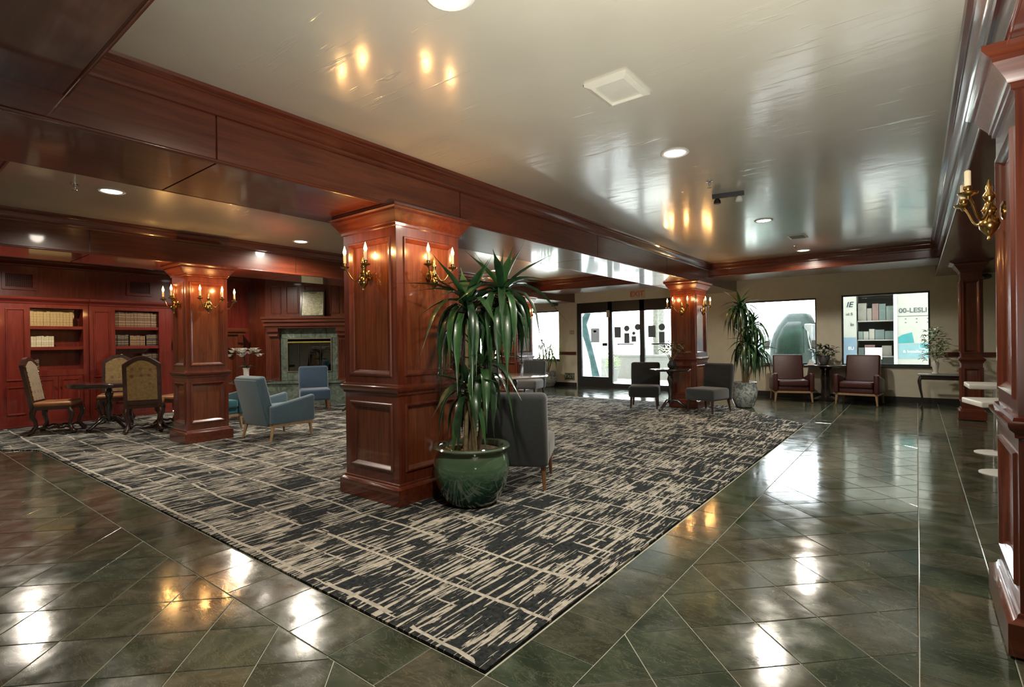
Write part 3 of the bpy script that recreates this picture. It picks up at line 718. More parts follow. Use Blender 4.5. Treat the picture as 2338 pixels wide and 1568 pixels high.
for y, l in ((1.93, 'square wall grille high above the left bookcase'), (3.72, 'wall grille half behind the sconces of the bookcase pillar')):
    t = thing('wall_vent', l, 'vent', (-12.4, y, 2.54), PI/2)
    MB().pframe(-.22, .22, -.16, .16, [(0, 0), (0, .03), (.045, .03), (.055, .012)], 0).build('frame', REDX, t)
    MB().box(-.165, .165, -.012, -.002, -.11, .11).build('cavity', SHADE, t)
    g = MB()
    for i in range(14): g.box(-.163+i*.0245, -.157+i*.0245, -.017, -.012, -.11, .11)
    for i in range(9): g.box(-.165, .165, -.019, -.015, -.108+i*.026, -.102+i*.026)
    o = g.build('grille', REDX, t); o['kind'] = 'stuff'
b = MB()
for z, d in ((2.84, .03), (2.80, .018), (2.25, .03)): b.box(-12.398, -12.398+d, -3.9, 5.6, z, z+.035)
o = b.build('trim_6', WY); tag(o, 'horizontal mahogany trim on the wall above the bookcases', None, None, 'structure')

# ---- arched wooden surround on the left wall, by the orchid
t = thing('niche_surround', 'arched mahogany wall niche behind the white orchid', 'niche', (-12.05, 4.45, 0), PI/2)
MB().box(0, 1.15, .2, .34, .0125, 1.75).build('back_board', PANEL, t)
f = MB(); f.box(0, .16, 0, .2, .0125, 1.6); f.box(.99, 1.15, 0, .2, .0125, 1.6)
pts = [(.16+.83*i/12, 1.18+.22*math.sin(PI*i/12)) for i in range(13)]
for (xa, za), (xb, zb) in zip(pts, pts[1:]): f.add([(xa, 0, za), (xb, 0, zb), (xb, 0, 1.6), (xa, 0, 1.6), (xa, .2, za), (xb, .2, zb), (xb, .2, 1.6), (xa, .2, 1.6)], [(0, 1, 2, 3), (7, 6, 5, 4), (4, 5, 1, 0), (3, 2, 6, 7)])
f.build('arch_frame', WZ, t)
f = MB().box(-.03, 1.18, -.05, .2, 1.6, 1.66); f.box(-.06, 1.21, -.09, .2, 1.66, 1.74); f.build('cornice', WX, t)
for x in (.03, 1.02): MB().box(x, x+.10, -.05, 0, 1.42, 1.6).build('corbel', WZ, t)

# ------------------------------------------------------------------ fireplace (turned 40 degrees)
t = thing('fireplace', 'mahogany fireplace with green marble surround, fluted legs and glass doors', 'fireplace', (-11.0, 6.60, 0), rad(40)); t.scale = (1.04, 1.04, 1.02)
HW = .95
f = MB()
f.box(-HW, -.62, 0, .7, .0125, 1.70); f.box(.62, HW, 0, .7, .0125, 1.70); f.box(-HW, HW, 0, .7, 1.93, 2.93)
f.box(-.62, .62, .03, .7, 1.47, 1.70); f.box(-.62, .62, .03, .7, .0125, .70); f.box(-.62, -.50, .03, .7, .70, 1.47); f.box(.50, .62, .03, .7, .70, 1.47)
f.box(-HW, HW, 0, .7, 1.70, 1.93); f.build('chimney_breast', WZ, t)
f = MB().box(-.52, .52, .35, .36, .69, 1.48); f.build('firebox_back', SHADE, t)
MB().box(-.49, .49, .05, .34, .70, .715).build('firebox_floor', SHADE, t)
for x in [-.62+.248*i for i in range(5)]: MB().box(x+.003, x+.245, -.005, .03, 1.475, 1.697).build('tile', MARBLE, t)
for s in (-1, 1):
    for z0, z1 in ((.53, .78), (.784, 1.09), (1.094, 1.47)):
        a, b = (-.62, -.487) if s < 0 else (.487, .62); MB().box(a+.002, b-.002, -.005, .03, z0, z1).build('tile', MARBLE, t)
for i in range(4): MB().box(-.484+.243*i, -.484+.243*i+.238, -.005, .03, .53, .715).build('tile', MARBLE, t)
f = MB().box(-1.0, 1.0, -.26, 0, .0125, .48); f.build('hearth', MARBLE, t)
for i in range(6): MB().box(-1.02+.34*i+.002, -1.02+.34*(i+1)-.002, -.30, -.006, .48, .525).build('hearth_slab', MARBLE, t)
for s in (-1, 1):
    p = MB().box(min(s*.63, s*.84), max(s*.63, s*.84), -.06, 0, .525, 1.50).build('pilaster', WZ, t)
    for i in range(5): MB().tube([(s*.665+s*i*.035, -.062, .60), (s*.665+s*i*.035, -.062, 1.44)], .013, 8).build('flute', WZ, p, 50)
    f = MB().box(min(s*.63, s*.84), max(s*.63, s*.84), -.10, 0, 1.50, 1.62); f.box(min(s*.62, s*.85), max(s*.62, s*.85), -.16, 0, 1.62, 1.70)
    f.tube([(s*.64, -.10, 1.54), (s*.83, -.10, 1.54)], .035, 10); f.build('corbel', WX, t, 30)
f = MB()
for z0, z1, o in ((1.70, 1.745, .17), (1.745, 1.80, .21), (1.80, 1.835, .19), (1.835, 1.90, .24), (1.90, 1.945, .27)): f.box(-.80-o*.55, .80+o*.55, -o, 0, z0, z1)
f.build('mantel_shelf', WX, t)
for a, b in ((-.84, -.60), (-.50, -.22), (-.1, .38), (.46, .66), (.72, .90)):
    MB().pframe(a, b, 2.02, 2.66, [(0, 0), (.004, .014), (.016, .014), (.032, -.001)], 0).build('panel_moulding', WZ, t, 30)
MB().pframe(-.487, .487, .715, 1.475, [(0, .0), (0, .022), (.022, .022), (.022, 0)], -.0).build('door_frame', plain('brass_trim', (.36, .34, .24), .3, .8), t)
MB().box(-.465, .465, -.012, .02, 1.37, 1.40).build('damper_bar', plain('gold_bar', (.6, .5, .12), .3, .8), t)
for i in range(4):
    a = -.465+.2325*i; d = MB().box(a+.004, a+.2285, .012, .018, .737, 1.37).build('glass_door', SMOKE, t)
    MB().box(a-.004, a+.004, .0, .022, .737, 1.37).build('mullion', BRONZE, d)
b_ = MB()
for i in range(3): b_.tube([(-.25+.05*i, .14+.06*i, .76+.05*(i % 2)), (.25-.04*i, .2+.03*i, .77+.05*(i % 2))], .045, 9)
b_.build('log', plain('charred_log', (.05, .035, .025), .9), t, 50)
f = MB().prism([(-11.76, 5.965), (-12.4, 5.9), (-12.4, 7.6)], .0125, 2.93).build('trim_7', WZ); tag(f, 'dark mahogany return beside the fireplace', None, None, 'structure')
t = thing('framed_print', 'framed pale map print leaning on the mantel shelf', 'picture', (-10.83, 6.58, 1.987), rad(40)); t.rotation_euler = (rad(-6), 0, rad(40))
MB().pframe(-.27, .27, 0, .60, [(0, 0), (0, .022), (.028, .022), (.034, .008)], 0).build('frame', BLACKW, t)
MB().box(-.24, .24, -.008, .012, .03, .57).build('print', PRINT, t)
MB().box(-.09, .09, -.012, -.008, .535, .55).build('title_bar', BLACK, t)

# ------------------------------------------------------------------ chairs
def slipper(label, mat, seatmat, legmat, loc, rz, group='armless slipper chairs'):
    t = thing('slipper_chair', label, 'chair', loc, rz, group)
    MB().rbox(-.29, .29, -.36, .22, .235, .455, .05, 4).build('seat', seatmat, t, 50)
    M = T(0, .20, .235) @ Matrix.Rotation(rad(-9), 4, 'X')
    MB().rbox(-.29, .29, 0, .14, 0, .68, .05, 4, M).build('backrest', mat, t, 50)
    for sx in (-1, 1):
        MB().taper(sx*.235, -.29, .0125, .25, .014, .028, sx*.015, -.02, 8).build('leg', legmat, t, 40)
        MB().taper(sx*.235, .25, .0125, .25, .014, .028, sx*.015, .05, 8).build('leg', legmat, t, 40)
    return t
def armchair(label, mat, legmat, loc, rz, group=None, h=.93):
    t = thing('armchair', label, 'armchair', loc, rz, group)
    fr = MB().box(-.35, .35, -.33, -.30, .205, .245); fr.box(-.35, .35, .27, .30, .205, .245); fr.box(-.36, -.33, -.33, .30, .205, .245); fr.box(.33, .36, -.33, .30, .205, .245)
    fr.build('base_rail', legmat, t)
    MB().rbox(-.29, .29, -.33, .26, .245, .345, .02, 3).build('seat_deck', mat, t, 50)
    MB().rbox(-.285, .285, -.37, .20, .345, .475, .035, 4).build('seat_cushion', mat, t, 50)
    for s in (-1, 1):
        a, b = (-.385, -.295) if s < 0 else (.295, .385)
        m = MB().rbox(a, b, -.36, .32, .24, .60, .028, 3)
        m.v = [(x, y, z-(.10*max(0, (y+.10))/.42 if z > .4 else 0)+(.02 if (z > .4 and y < -.2) else 0)) for x, y, z in m.v]
        m.build('arm', mat, t, 50)
    M = T(0, .19, .25) @ Matrix.Rotation(rad(-14), 4, 'X')
    MB().rbox(-.30, .30, 0, .13, 0, h-.25, .035, 4, M).build('backrest', mat, t, 50)
    MB().rbox(-.28, .28, .12, .145, .0, h-.28, .008, 2, M).build('back_panel', mat, t, 50)
    for sx in (-1, 1):
        MB().taper(sx*.33, -.30, .0125, .245, .016, .028, sx*.02, -.02, 8).build('leg', legmat, t, 40)
        MB().taper(sx*.33, .27, .0125, .245, .016, .028, sx*.02, .06, 8).build('leg', legmat, t, 40)
    return t
slipper('charcoal slipper chair turned away behind the big green pot', GREY_F, GREYL_F, WALNUT, (-3.02, 4.02, 0), rad(208))
slipper('dark slipper chair facing the room in front of the glass doors', DARK_F, DARK_F, DARKW, (-4.33, 9.90, 0), rad(20))
slipper('dark slipper chair between the dark pillar and the tall dracaena', DARK_F, GREY_F, DARKW, (-3.07, 9.92, 0), rad(-14))
slipper('grey slipper chair with pale seat behind the round white table', GREY_F, GREYL_F, DARKW, (-7.36, 10.15, 0), rad(14))
slipper('charcoal slipper chair half hidden by the big dracaena, behind the white table', GREY_F, GREYL_F, DARKW, (-8.25, 9.62, 0), rad(40))
slipper('navy slipper chair in front of the fireplace', NAVY_F, NAVY_F, WALNUT, (-9.80, 5.98, 0), rad(62))
armchair('slate blue armchair turned away beside the bookcase pillar', BLUE_F, LIGHTW, (-7.44, 3.94, 0), rad(184), h=.95)
armchair('teal armchair mostly hidden behind the bookcase pillar', TEAL_F, LIGHTW, (-9.06, 3.66, 0), rad(92))
armchair('burgundy armchair under the window with the van and truck', RED_F, LIGHTW, (-2.16, 12.56, 0), rad(19), 'burgundy armchairs', 1.02)
armchair('burgundy armchair under the window with the lettered truck', RED_F, LIGHTW, (-.93, 12.62, 0), rad(-6), 'burgundy armchairs', 1.02)

def dining_chair(loc, rz, label):
    t = thing('dining_chair', label, 'chair', loc, rz, 'carved dining chairs')
    m = MB().rbox(-.25, .25, -.27, .22, .44, .52, .035, 4); m.build('seat', LEATH, t, 50)
    MB().box(-.245, .245, -.26, .22, .40, .452).build('seat_rail', DARKW, t)
    R_ = T(0, .225, .44) @ Matrix.Rotation(rad(-10), 4, 'X')
    arch = [(-.19, .10)]+[(-.19+.38*i/10, .62+.10*math.sin(PI*i/10)) for i in range(11)]+[(.19, .10)]
    def arc(mb, pts, ya, yb):
        n = len(pts); mb.add([(x, ya, z) for x, z in pts]+[(x, yb, z) for x, z in pts], [tuple(range(n)), tuple(range(2*n-1, n-1, -1))]+[(i, n+i, n+(i+1) % n, (i+1) % n) for i in range(n)], R_)
    mb = MB(); arc(mb, arch, -.03, .035); mb.build('back_upholstery', BROCADE, t)
    mb = MB()
    for s in (-1, 1): mb.box(min(s*.19, s*.245), max(s*.19, s*.245), -.02, .03, -.05, .66, R_)
    mb.box(-.19, .19, -.015, .025, .05, .10, R_)
    out = [(-.245, .64)]+[(-.23+.46*i/12, .67+.115*math.sin(PI*i/12)) for i in range(13)]+[(.245, .64)]
    inn = [(x*.8, z-.055) for x, z in out]
    for i in range(len(out)-1):
        q = [out[i], out[i+1], inn[i+1], inn[i]]; mb.add([(x, -.025, z) for x, z in q]+[(x, .035, z) for x, z in q], [(0, 1, 2, 3), (7, 6, 5, 4), (0, 4, 5, 1), (2, 6, 7, 3)], R_)
    mb.build('back_frame', DARKW, t)
    st = MB()
    for s in (-1, 1):
        for i in range(7): st.sph((s*.197, -.033, .17+i*.075), .008, 6)
    for p in range(len(st.v)): st.v[p] = tuple(R_ @ Vector(st.v[p]))
    o = st.build('nailhead', BRASS, t, 60); o['kind'] = 'stuff'
    for sx in (-1, 1):
        for y, d in ((-.23, -1), (.20, 1)):
            p = [(sx*.215, y, .42), (sx*.225, y+d*.025, .36), (sx*.22, y+d*.03, .29), (sx*.20, y, .22), (sx*.195, y-d*.01, .15), (sx*.215, y+d*.03, .08), (sx*.225, y+d*.06, .045), (sx*.225, y+d*.05, .0325)]
            MB().tube(p, [.036, .042, .036, .028, .028, .033, .04, .028], 8).build('leg', DARKW, t, 60)
        MB().tube([(sx*.20, -.22+.042*i, .115+.012*math.sin(i*1.8)) for i in range(11)], .017, 7).build('stretcher', DARKW, t, 60)
    MB().tube([(-.2+.04*i, -.01, .115+.015*math.sin(i*1.9)) for i in range(11)], .017, 7).build('stretcher', DARKW, t, 60)
    return t
dc = dining_chair((-10.79, 2.10, 0), rad(151), 'carved dining chair at the left, its gold back seen from the side')
dup(dc, (-9.70, 2.96, 0), rad(248), 'carved dining chair turned away in front of the dark table')
dup(dc, (-11.46, 3.06, 0), rad(68), 'carved dining chair facing the room behind the dark table')
dup(dc, (-10.12, 3.62, 0), rad(-54), 'carved dining chair mostly hidden behind the bookcase pillar')

# ------------------------------------------------------------------ tables
def round_table(loc, r, h, top, legm, label, kind='pedestal', th=.03, feet=3, rz=0):
    t = thing('round_table', label, 'table', loc, rz)
    MB().lathe([(r*.93, h-th-.01), (r*.98, h-th), (r, h-th*.5), (r*.985, h-.003), (r*.96, h)], 48).build('tabletop', top, t, 40)
    MB().lathe([(.045, .14), (.055, .2), (.035, .26), (.05, h*.5), (.03, h*.62), (.06, h*.75), (.035, h*.85), (.09, h-th-.012)], 16).build('pedestal', legm, t, 50)
    for i in range(feet):
        a = 2*PI*i/feet; c, s_ = math.cos(a), math.sin(a)
        MB().tube([(.02*c, .02*s_, .20), (.12*c, .12*s_, .19), (.24*c, .24*s_, .10), (.32*c, .32*s_, .045), (.36*c, .36*s_, .0345)], [.03, .03, .026, .022, .022], 8).build('foot', legm, t, 60)
    return t
round_table((-10.55, 2.72, 0), .56, .775, BLACKW, BLACKW, 'dark round dining table between the carved chairs', th=.06, feet=4, rz=.4)
round_table((-6.88, 8.95, 0), .72, .63, plain('glossy_pale_tabletop', (.55, .52, .47), .08, coat=1, var=.05), BLACKW, 'large round table with a glossy pale top behind the big dracaena', th=.035)
round_table((-9.93, 4.76, 0), .40, .69, plain('dark_glass_tabletop', (.05, .05, .045), .06, coat=1), BLACKW, 'small round dark table holding the white orchid')
round_table((-9.0, 6.45, 0), .34, .60, BLACKW, BLACKW, 'low black tripod table beside the navy chair', rz=.5)
round_table((-3.74, 9.74, 0), .38, .80, BLACKW, BLACKW, 'black round table with a turned post in front of the dark pillar', rz=.3)
t = thing('pedestal_table', 'dark square table with a column base between the burgundy armchairs', 'table', (-1.57, 13.05, 0), 0)
MB().rbox(-.37, .37, -.31, .31, .735, .77, .008, 2).build('tabletop', BLACKW, t, 50)
MB().lathe([(.23, .0005), (.24, .03), (.20, .06), (.10, .10), (.085, .3), (.10, .5), (.085, .65), (.16, .735)], 20).build('pedestal', BLACKW, t, 50)
t = thing('console_table', 'black console table with curved legs beside the slim pillar', 'table', (.36, 12.80, 0), 0)
MB().rbox(-.36, .36, -.19, .19, .61, .64, .008, 2).build('tabletop', plain('grey_console_top', (.28, .28, .26), .25, coat=.5), t, 50)
f = MB().box(-.32, .32, -.16, -.14, .53, .61); f.box(-.32, .32, .14, .16, .53, .61); f.box(-.32, -.30, -.14, .14, .53, .61); f.box(.30, .32, -.14, .14, .53, .61); f.build('apron', BLACKW, t)
for sx in (-1, 1):
    for sy in (-1, 1):
        MB().tube([(sx*.31, sy*.15, .58), (sx*.335, sy*.165, .50), (sx*.32, sy*.155, .35), (sx*.295, sy*.145, .2), (sx*.29, sy*.14, .08), (sx*.32, sy*.155, .012)], [.028, .03, .022, .016, .014, .02], 8).build('leg', BLACKW, t, 60)
def cafe(loc, rz, hgt, label):
    t = thing('cafe_table', label, 'table', loc, rz, 'white cafe tables')
    MB().rbox(-.25, .25, -.25, .25, hgt-.055, hgt, .012, 3).build('tabletop', WHITE, t, 50)
    MB().lathe([(.02, .012), (.018, hgt*.5), (.02, hgt-.055)], 12).build('post', CHROME, t, 50)
    MB().lathe([(.19, .0005), (.19, .006), (.15, .014), (.03, .022)], 28).build('base', WHITE, t, 40)
cafe((.70, 8.12, 0), rad(2), .80, 'white topped table on a thin post in the side passage, the farther one')
cafe((.66, 6.95, 0), rad(14), .72, 'white topped table on a thin post in the side passage, the nearer one')

# ------------------------------------------------------------------ plants and vases
AVOID = [(-4.3, -3.30, 2.7, 3.70), (-3.99, -3.30, 10.05, 11.0), (-20, 5, 13.38, 20)]
def crown(t, base, n, L, W, e_hi=80, droop=-80, az0=0, sector=2*PI, mat=LEAF, jl=.25, seg=7):
    for i in range(n):
        q = i/max(1, n-1); pw = 2.2+4.8*q; az = az0+(i*2.39996 % (2*PI))*sector/(2*PI)+RN.uniform(-.2, .2)
        e0 = rad(e_hi-q*75+RN.uniform(-8, 8)); e1 = rad(60-min(1, q*2.3)*(60-droop)+RN.uniform(-10, 10)); e1 = max(e1, rad(-88))
        l = L*(.62+.38*min(1, q*2.2))*RN.uniform(1-jl, 1+jl*.4)
        b = (base[0]+.015*math.cos(az), base[1]+.015*math.sin(az), base[2]-q*.16)
        m = None
        for tr in range(12):
            m = MB().leaf(b, az+tr*.5, e0, e1, l, W*RN.uniform(.8, 1.15), seg, pw=pw)
            if not any(box[0] < v[0]+t.location.x < box[1] and box[2] < v[1]+t.location.y < box[3] for v in m.v for box in AVOID): break
        m.build('leaf', mat, t, 60)
def rt(a, b): return (RT.x*a-RT.y*-0*b+FW.x*b, RT.y*a+FW.y*b)
t = thing('potted_dracaena', 'big drooping dracaena in the green glazed pot by the nearest pillar', 'plant', (-2.965, 3.245, 0))
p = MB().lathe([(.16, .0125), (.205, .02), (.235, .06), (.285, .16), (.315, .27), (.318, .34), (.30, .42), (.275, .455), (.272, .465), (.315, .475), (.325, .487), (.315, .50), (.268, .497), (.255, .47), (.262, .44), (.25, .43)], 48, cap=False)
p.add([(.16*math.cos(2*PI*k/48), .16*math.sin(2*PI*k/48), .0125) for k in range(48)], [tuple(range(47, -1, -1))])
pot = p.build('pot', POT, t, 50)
MB().lathe([(.262, .445), (.2, .455), (.1, .45), (.001, .452)], 24, cap=False).build('soil', SOIL, pot, 60)
so = MB()
for i in range(60):
    a = RN.uniform(2.2, 4.4); r_ = RN.uniform(.08, .24); so.sph((r_*math.cos(a), r_*math.sin(a), .458), RN.uniform(.006, .014), 6)
o = so.build('dry_moss', plain('moss', (.22, .16, .06), .9, var=.4), pot, 60); o['kind'] = 'stuff'
canes = [(-.05, 0, 1.72, -.02, .0), (.05, .05, 1.80, .27, .05), (-.02, .06, 1.20, .10, .0), (.03, -.03, 1.02, -.02, -.06)]
for a, b, h, ta, tb in canes:
    x0, y0 = rt(a, b); x1, y1 = rt(ta, tb)
    MB().tube([(x0, y0, .44), (x0*.7+x1*.3+.01, y0*.7+y1*.3, .44+(h-.44)*.35), (x0*.25+x1*.75, y0*.25+y1*.75, .44+(h-.44)*.7), (x1, y1, h)], [.022, .02, .018, .014], 8).build('cane', STALK, t, 60)
x, y = rt(-.02, 0); crown(t, (x, y, 1.70), 44, .78, .070, 58, -89)
x, y = rt(.27, .05); crown(t, (x, y, 1.80), 44, .78, .070, 62, -89, 1)
MB().leaf((x, y, 1.80), 0, rad(88), rad(84), .34, .075).build('leaf', LEAF, t, 60)
x, y = rt(.10, 0); crown(t, (x, y, 1.20), 22, .62, .062, 60, -88, 2)
x, y = rt(-.02, -.06); crown(t, (x, y, 1.02), 20, .55, .066, 50, -88, 3)
def far_dracaena(loc, potm, pr, ph, crowns, L, W, n, label, leafm=LEAF):
    t = thing('potted_dracaena', label, 'plant', loc)
    p = MB().lathe([(pr*.55, .0005), (pr*.7, .02), (pr*.95, ph*.4), (pr, ph*.65), (pr*.88, ph*.9), (pr*.95, ph), (pr*.8, ph), (pr*.78, ph*.85)], 28).build('pot', potm, t, 50)
    MB().lathe([(pr*.8, ph*.9), (.001, ph*.92)], 20, cap=False).build('soil', SOIL, p)
    for i, (a, b, z) in enumerate(crowns):
        x, y = rt(a, b); MB().tube([(x*.25, y*.25, ph*.9), (x*.7, y*.7, (ph+z)/2), (x, y, z)], [.02, .017, .012], 7).build('cane', STALK, t, 60)
        crown(t, (x, y, z), n, L, W, 84, -86, i*1.3, mat=leafm, seg=6)
far_dracaena((-2.72, 10.98, 0), CHINTZ, .25, .50, [(-.06, 0, 1.98), (.20, .05, 1.62), (.05, -.05, 1.25), (.24, 0, 1.10)], .72, .062, 38, 'tall dracaena in a patterned pot between the dark pillar and the window')
far_dracaena((-8.80, 13.0, 0), CHINTZ, .33, .46, [(-.12, 0, 1.35), (.12, 0, 1.2), (0, .02, 1.0), (.2, .03, .95), (-.2, .0, .9)], .36, .04, 13, 'leafy plant in a wide patterned planter under the window by the doors', LEAFL)
def bush(t, n, rx, rz, zc, L, W, mat, nm='foliage', cx=0, cy=0):
    m = MB()
    for i in range(n):
        a = RN.uniform(0, 2*PI); e = RN.uniform(-1.2, 1.5); r_ = RN.random()**.4
        b = (cx+rx*r_*math.cos(e)*math.cos(a), cy+rx*r_*math.cos(e)*math.sin(a), zc+rz*r_*math.sin(e))
        m.leaf(b, a+RN.uniform(-.7, .7), RN.uniform(-.3, .9), RN.uniform(-1.2, .2), L*RN.uniform(.7, 1.2), W, 3)
    o = m.build(nm, mat, t, 60); o['kind'] = 'stuff'
t = thing('potted_plant', 'low leafy plant in a grey bowl on the table between the burgundy armchairs', 'plant', (-1.60, 13.02, .7705))
MB().lathe([(.05, 0), (.07, .01), (.13, .16), (.14, .20), (.12, .20), (.11, .16)], 20).build('pot', plain('grey_bowl', (.16, .17, .16), .35), t, 50)
bush(t, 110, .27, .13, .30, .11, .05, m_leaf('dark_bowl_leaf', (.012, .04, .012), (.06, .15, .04)))
t = thing('table_card', 'small white folded card on the dark table by the burgundy armchair', 'card', (-1.82, 12.85, .7705), .4)
for s in (-1, 1): MB().add([(-.07, s*.05, 0), (.07, s*.05, 0), (.02, 0, .12), (-.02, 0, .12), (-.07, s*.047, 0), (.07, s*.047, 0), (.02, -s*.002, .117), (-.02, -s*.002, .117)], [(0, 1, 2, 3), (7, 6, 5, 4), (0, 4, 5, 1), (1, 5, 6, 2), (2, 6, 7, 3), (3, 7, 4, 0)]).build('flap', plain('white_card', (.8, .8, .77)), t)
t = thing('vase_of_greenery', 'white vase of pale green foliage on the black console table', 'vase', (.27, 12.80, .6405))
MB().lathe([(.05, 0), (.055, .01), (.035, .04), (.05, .12), (.06, .2), (.045, .235), (.055, .25), (.04, .25), (.035, .22)], 20).build('vase', WHITE, t, 50)
for i in range(9): a = i*.7; MB().tube([(0, 0, .2), (.06*math.cos(a), .06*math.sin(a), .4), (.14*math.cos(a), .14*math.sin(a), .55)], .004, 5).build('stem', LEAFL, t, 60)
bush(t, 190, .20, .30, .58, .09, .045, LEAFL); bush(t, 40, .2, .08, .30, .1, .045, PETAL, 'blossom')
t = thing('branch_arrangement', 'dark leafy branch arrangement on the black table before the dark pillar', 'plant', (-3.72, 9.78, .8005))
MB().lathe([(.05, 0), (.07, .02), (.085, .08), (.05, .14), (.055, .16), (.04, .16)], 18).build('vase', BLACK, t, 50)
for i in range(10):
    a = i*.63; MB().tube([(0, 0, .12), (.1*math.cos(a), .1*math.sin(a), .28), (.24*math.cos(a), .24*math.sin(a), .40+.05*math.sin(i*2))], .004, 5).build('branch', STALK, t, 60)
bush(t, 130, .28, .12, .40, .08, .035, m_leaf('olive_leaf', (.05, .06, .03), (.14, .15, .08), .6))
t = thing('orchid', 'white orchid in a white vase behind the slate blue armchair', 'orchid', (-9.97, 4.68, .6905))
MB().lathe([(.05, 0), (.055, .01), (.045, .05), (.05, .2), (.06, .24), (.045, .24)], 18).build('vase', WHITE, t, 50)
for i in range(5):
    a = i*1.3+.4; s_ = MB().tube([(0, 0, .2), (.05*math.cos(a), .05*math.sin(a), .42), (.16*math.cos(a), .16*math.sin(a), .56), (.26*math.cos(a), .26*math.sin(a), .50)], .005, 6).build('stem', LEAF, t, 60)
    for j in range(5):
        q = j/4; cx, cy, cz = (.08+.2*q)*math.cos(a), (.08+.2*q)*math.sin(a), .50+.10*math.sin(q*3)-.06*q
        fl = MB()
        for k_ in range(5): fl.leaf((cx, cy, cz), k_*1.257+i, .9, -.1, .10, .10, 3, .1)
        fl.build('flower', PETAL, s_, 60)
for i in range(5): MB().leaf((0, 0, .23), i*1.25, .8, -.6, .22, .06).build('leaf', LEAF, t, 60)

# ------------------------------------------------------------------ outside, seen through the glass
o = MB().box(-60, 60, 13.605, 90, -.12, -.02).build('exterior_ground', CONC); tag(o, 'pale paved forecourt outside the windows', None, None, 'structure')
GW = plain('grey_render', (.12, .12, .118), .8, var=.08)
t = thing('planter_wall', 'low grey planter wall outside the glass doors', 'wall', (-6.6, 17.2, -.02))
MB().box(-2.2, 2.4, 0, .3, 0, .80).build('wall_body', GW, t); MB().box(-2.25, 2.45, -.03, .33, .80, .86).build('coping', GW, t)
t = thing('planter_wall', 'low white step wall outside the right hand glass door', 'wall', (-4.9, 15.6, -.02))
MB().box(-.7, .9, 0, .35, 0, .22).build('wall_body', CONC, t); MB().box(-.7, .9, .35, .7, 0, .40).build('upper_step', CONC, t)
PALM = plain('palm_trunk_bark', (.10, .10, .09), .9, var=.3, vscale=12)
def palm(x, y, r, label):
    t = thing('palm_tree', label, 'tree', (x, y, -.02), 0, 'palms outside the doors')
    MB().tube([(0, 0, 0), (.02, 0, .8), (0, 0, 1.6), (.04, 0, 4.2)], [r*1.6, r*1.15, r, r*.9], 12).build('trunk', PALM, t, 60)
    m = MB()
    for i in range(22): m.leaf((.04, 0, 4.2), i*2.4, rad(60-i*2), rad(-60), 1.0, .18, 6)
    o = m.build('fronds', LEAF, t, 60); o['kind'] = 'stuff'
palm(-7.6, 18.4, .10, 'slim palm trunk outside, the left one through the middle glass door')
palm(-8.85, 22.0, .17, 'thicker palm trunk outside, the right one through the middle glass door')
t = thing('tree', 'bluish leaning tree trunk seen through the leftmost glass panel', 'tree', (-9.66, 17.0, -.02))
MB().tube([(.35, 0, 0), (.2, 0, .7), (0, 0, 1.4), (-.2, 0, 2.0), (.1, 0, 2.5), (.8, 0, 2.7)], [.15, .11, .12, .17, .10, .07], 12).build('trunk', plain('blue_grey_bark', (.03, .055, .06), .9, spec=.05, var=.35, vscale=6), t, 60)
bush(t, 260, .9, .5, 3.3, .3, .1, LEAFD)
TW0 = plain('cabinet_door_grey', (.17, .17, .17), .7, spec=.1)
t = thing('utility_cabinet', 'white utility cabinet outside, beside the leaning trunk', 'cabinet', (-9.3, 18.1, -.02))
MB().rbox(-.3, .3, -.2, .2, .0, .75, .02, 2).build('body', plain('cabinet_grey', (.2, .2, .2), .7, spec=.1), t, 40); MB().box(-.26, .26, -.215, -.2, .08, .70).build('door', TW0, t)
def out_bush(x, y, n, rx, rz, zc, L, mat, label, pot=None):
    t = thing('shrub', label, 'shrub', (x, y, -.02), 0)
    if pot: MB().lathe([(.16, 0), (.22, .3), (.25, .42), (.2, .42)], 16).build('pot', pot, t, 50)
    else: MB().tube([(0, 0, 0), (.03, 0, zc)], .03, 6).build('stem', PALM, t)
    bush(t, n, rx, rz, zc, L, L*.35, mat)
out_bush(-8.15, 16.0, 120, .2, .3, .68, .16, LEAFL, 'yellow green potted shrub outside the middle glass door', GW)
out_bush(-6.75, 18.2, 200, .5, .25, .95, .2, LEAFL, 'pale flowering shrub behind the low grey wall')
out_bush(-5.35, 18.3, 240, .7, .3, .95, .2, LEAFL, 'green shrub behind the low grey wall, to its right end')
out_bush(-11.2, 17.5, 260, .8, .45, .75, .22, LEAFL, 'light green bush outside the planter window')
out_bush(-15.0, 18.0, 300, 1.1, .5, .85, .25, LEAFL, 'light green bush outside the window behind the big dracaena')
out_bush(-5.35, 21.2, 200, .5, .35, .6, .2, LEAFL, 'light green bush outside beside the pale van')
# signboards beyond the forecourt
for z, hgt, wd, x, l in ((1.95, .42, .62, -5.85, 'wide grey signboard on a post far outside, the upper one'), (1.33, .55, .45, -5.80, 'grey signboard on a post far outside, the lower one')):
    t = thing('signboard', l, 'sign', (x, 25 if hgt < .5 else 25.2, -.02))
    MB().box(-wd/2, wd/2, -.03, .03, z-hgt/2, z+hgt/2).build('board', GW, t)
    MB().box(wd/2-.08, wd/2-.02, .03, .09, 0, z+hgt/2).build('post', GW, t)
